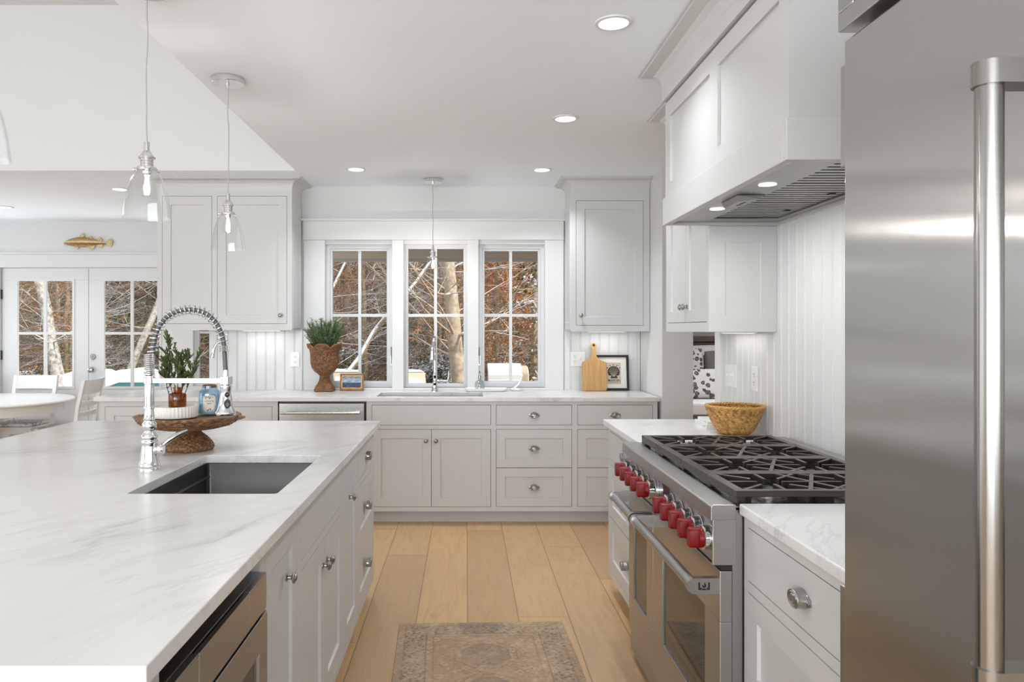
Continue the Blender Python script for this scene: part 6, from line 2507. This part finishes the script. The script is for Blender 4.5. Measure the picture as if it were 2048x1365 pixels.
def brush(seed, m, n=60, H=1.3):
    rs = random.Random(seed)
    bb = B()
    for _ in range(n):
        a = rs.uniform(0, 2 * PI)
        p = Vector((rs.gauss(0, .25), rs.gauss(0, .25), -0.1))
        grow(bb, p, Vector((math.cos(a) * 0.5, math.sin(a) * 0.5, 1)).normalized(), H * rs.uniform(.5, 1), 0.006, 1, rs, up=0.0, spawn=(3, 5))
    root = thing('bush', '', 'bush', (0, 0, 0))
    obj('stems', bb, m, root)
    return root


def bush_leafy(seed, m, n=4200, R=0.8, H=1.4):
    rs = random.Random(seed)
    bb, lb = B(), B()
    for _ in range(26):
        a = rs.uniform(0, 2 * PI)
        d = Vector((math.cos(a) * 0.6, math.sin(a) * 0.6, 1)).normalized()
        tube(bb, [Vector((0, 0, -0.1)), d * H * rs.uniform(.5, .95)], [0.012, 0.004], 4, cap=False)
    for _ in range(n):
        a, c = rs.uniform(0, 2 * PI), rs.uniform(-0.2, 1)
        f = rs.uniform(0.5, 1.05)
        q = math.sqrt(max(0, 1 - c * c))
        p = Vector((R * f * q * math.cos(a), R * f * q * math.sin(a), H * 0.45 + H * 0.55 * f * c)) + Vector((rs.gauss(0, .06), rs.gauss(0, .06), rs.gauss(0, .06)))
        s = rs.uniform(0.025, 0.055)
        u = Vector((rs.uniform(-1, 1), rs.uniform(-1, 1), rs.uniform(-.5, .5))).normalized()
        w = u.cross(Vector((rs.uniform(-.5, .5), rs.uniform(-.5, .5), 1))).normalized()
        lb.faces.new([lb.verts.new(p - u * s), lb.verts.new(p + w * s * 0.5), lb.verts.new(p + u * s), lb.verts.new(p - w * s * 0.5)])
    root = thing('evergreen_bush', '', 'bush', (0, 0, 0))
    obj('stems', bb, M_STEM, root)
    obj('foliage', lb, m, root)
    return root


def named(root, name, label, group=None, loc=None, rz=None):
    root.name = name
    root['label'] = label
    if group:
        root['group'] = group
    if loc:
        root.location = loc
    if rz is not None:
        root.rotation_euler = (0, 0, rz)
    return root


# the trees one can tell apart
named(tree_mesh(21, 7.0, 0.125, 34, 2.6, M_BIRCH, low=0.25, lean=(-1.6, 0.4)), 'birch_tree', 'white birch leaning across the left door pane', loc=(-6.95, 13.2, -0.35))
named(tree_mesh(22, 6.0, 0.085, 20, 2.0, M_BIRCH, low=0.3, lean=(2.3, 0.3)), 'birch_tree', 'white birch limb slanting up to the right behind the right door pane', loc=(-7.0, 14.6, -0.35))
named(tree_mesh(23, 8.0, 0.105, 20, 1.8, M_BIRCH, low=0.3, lean=(0.1, 0.2)), 'birch_tree', 'upright speckled birch trunk filling the narrow dining window', loc=(-4.02, 12.3, -0.35))
named(tree_mesh(24, 9.0, 0.155, 44, 2.6, M_BARK2, low=0.16, lean=(-0.75, 0.3)), 'tree', 'thick pale trunk behind the middle sink window', loc=(-0.02, 13.4, -0.35))
o_ = tree_mesh(25, 5.0, 0.055, 22, 1.5, M_SNOWLIMB, low=0.2, lean=(4.2, 0.4), wob=3.0)
named(o_, 'leaning_tree', 'snow-covered sapling leaning to the right behind the left sink window', loc=(-2.95, 12.9, -0.1))
o_ = tree_mesh(26, 5.2, 0.042, 20, 1.6, M_SNOWLIMB, low=0.2, lean=(2.6, 0.6), wob=3.0)
named(o_, 'leaning_tree', 'thin snowy sapling bending right above the wicker urn', loc=(-3.7, 15.2, 0.6))

RW = random.Random(77)
bare = [tree_mesh(31 + k, RW.uniform(6.5, 8.5), RW.uniform(0.045, 0.075), 70, 1.9, M_BARK if k % 2 else M_BARK2, low=0.06) for k in range(4)]
big = [tree_mesh(41 + k, 10.0, 0.13 + 0.03 * k, 40, 2.6, M_BARK if k != 1 else M_BARK2, low=0.14) for k in range(3)]
oak = [tree_mesh(51 + k, 7.5, 0.09, 30, 2.1, M_BARK, low=0.16, leaves=8500, leafm_=M_OAKLEAF, leafsize=0.034) for k in range(2)]
pine = [conifer(61 + k, 8.5, 1.9, M_PINE, 30, 22, 0.7) for k in range(2)]
pine_s = [conifer(64, 5.0, 1.25, M_HOLLY, 34, 46, 0.42)]
dry = [brush(71 + k, M_BRUSH) for k in range(2)]
holly = [bush_leafy(81, M_HOLLY)]
used = set()


def plant(kind, protos, x, y, label, group, s=1.0):
    k = RW.randrange(len(protos))
    p = protos[k]
    z = gz(y) - 0.03
    rz = RW.uniform(0, 2 * PI)
    if id(p) not in used:
        used.add(id(p))
        named(p, kind, label, group, (x, y, z), rz)
        p.scale = (s, s, s)
    else:
        q = dup(p, (x, y, z), label, rz, s)
        q['group'] = group


def scatter(n, y0, y1, kind, protos, label, group, smin=0.8, smax=1.25, lim=(-0.72, 0.24), gap=None):
    for i in range(n):
        y = y0 + (y1 - y0) * RW.random()
        f = lim[0] + (lim[1] - lim[0]) * ((i + RW.random()) / n)
        if gap and gap(f, y):
            continue
        plant(kind, protos, f * y, y, label, group, RW.uniform(smin, smax))


scatter(64, 30, 44, 'evergreen_tree', pine, 'dark evergreen deep in the woods beyond the windows', 'dark evergreens deep in the woods')
scatter(34, 19, 28, 'evergreen_tree', pine, 'dark evergreen deep in the woods beyond the windows', 'dark evergreens deep in the woods', 0.55, 0.85)
scatter(52, 19, 36, 'tree', big, 'tall bare grey trunk standing in the woods beyond the windows', 'tall bare trunks in the woods')
scatter(90, 15.5, 32, 'sapling', bare, 'slender bare sapling in the woods beyond the windows', 'slender bare saplings in the woods')
scatter(5, 19, 24, 'oak_tree', oak, 'young oak still holding orange leaves in the woods', 'orange-leaved oaks in the woods')
for x, y in ((0.25, 15.6), (0.9, 16.6), (0.62, 15.0), (-9.2, 16.4)):
    plant('oak_tree', oak, x, y, 'young oak still holding orange leaves in the woods', 'orange-leaved oaks in the woods', 0.85)
scatter(90, 15.5, 30, 'bush', dry, 'tangle of dry brown brush on the forest floor', 'dry brush on the forest floor', 0.9, 1.7)
scatter(22, 15, 22, 'evergreen_bush', holly, 'low evergreen bush flecked with snow at the edge of the woods', 'snow-flecked bushes at the edge of the woods', 0.6, 1.0)
plant('evergreen_tree', pine_s, 1.32, 14.4, 'green evergreen dusted with snow behind the right sink window', 'snow-dusted evergreens near the house', 0.9)
plant('evergreen_tree', pine_s, -9.3, 18.5, 'green evergreen dusted with snow beyond the left door pane', 'snow-dusted evergreens near the house', 0.9)
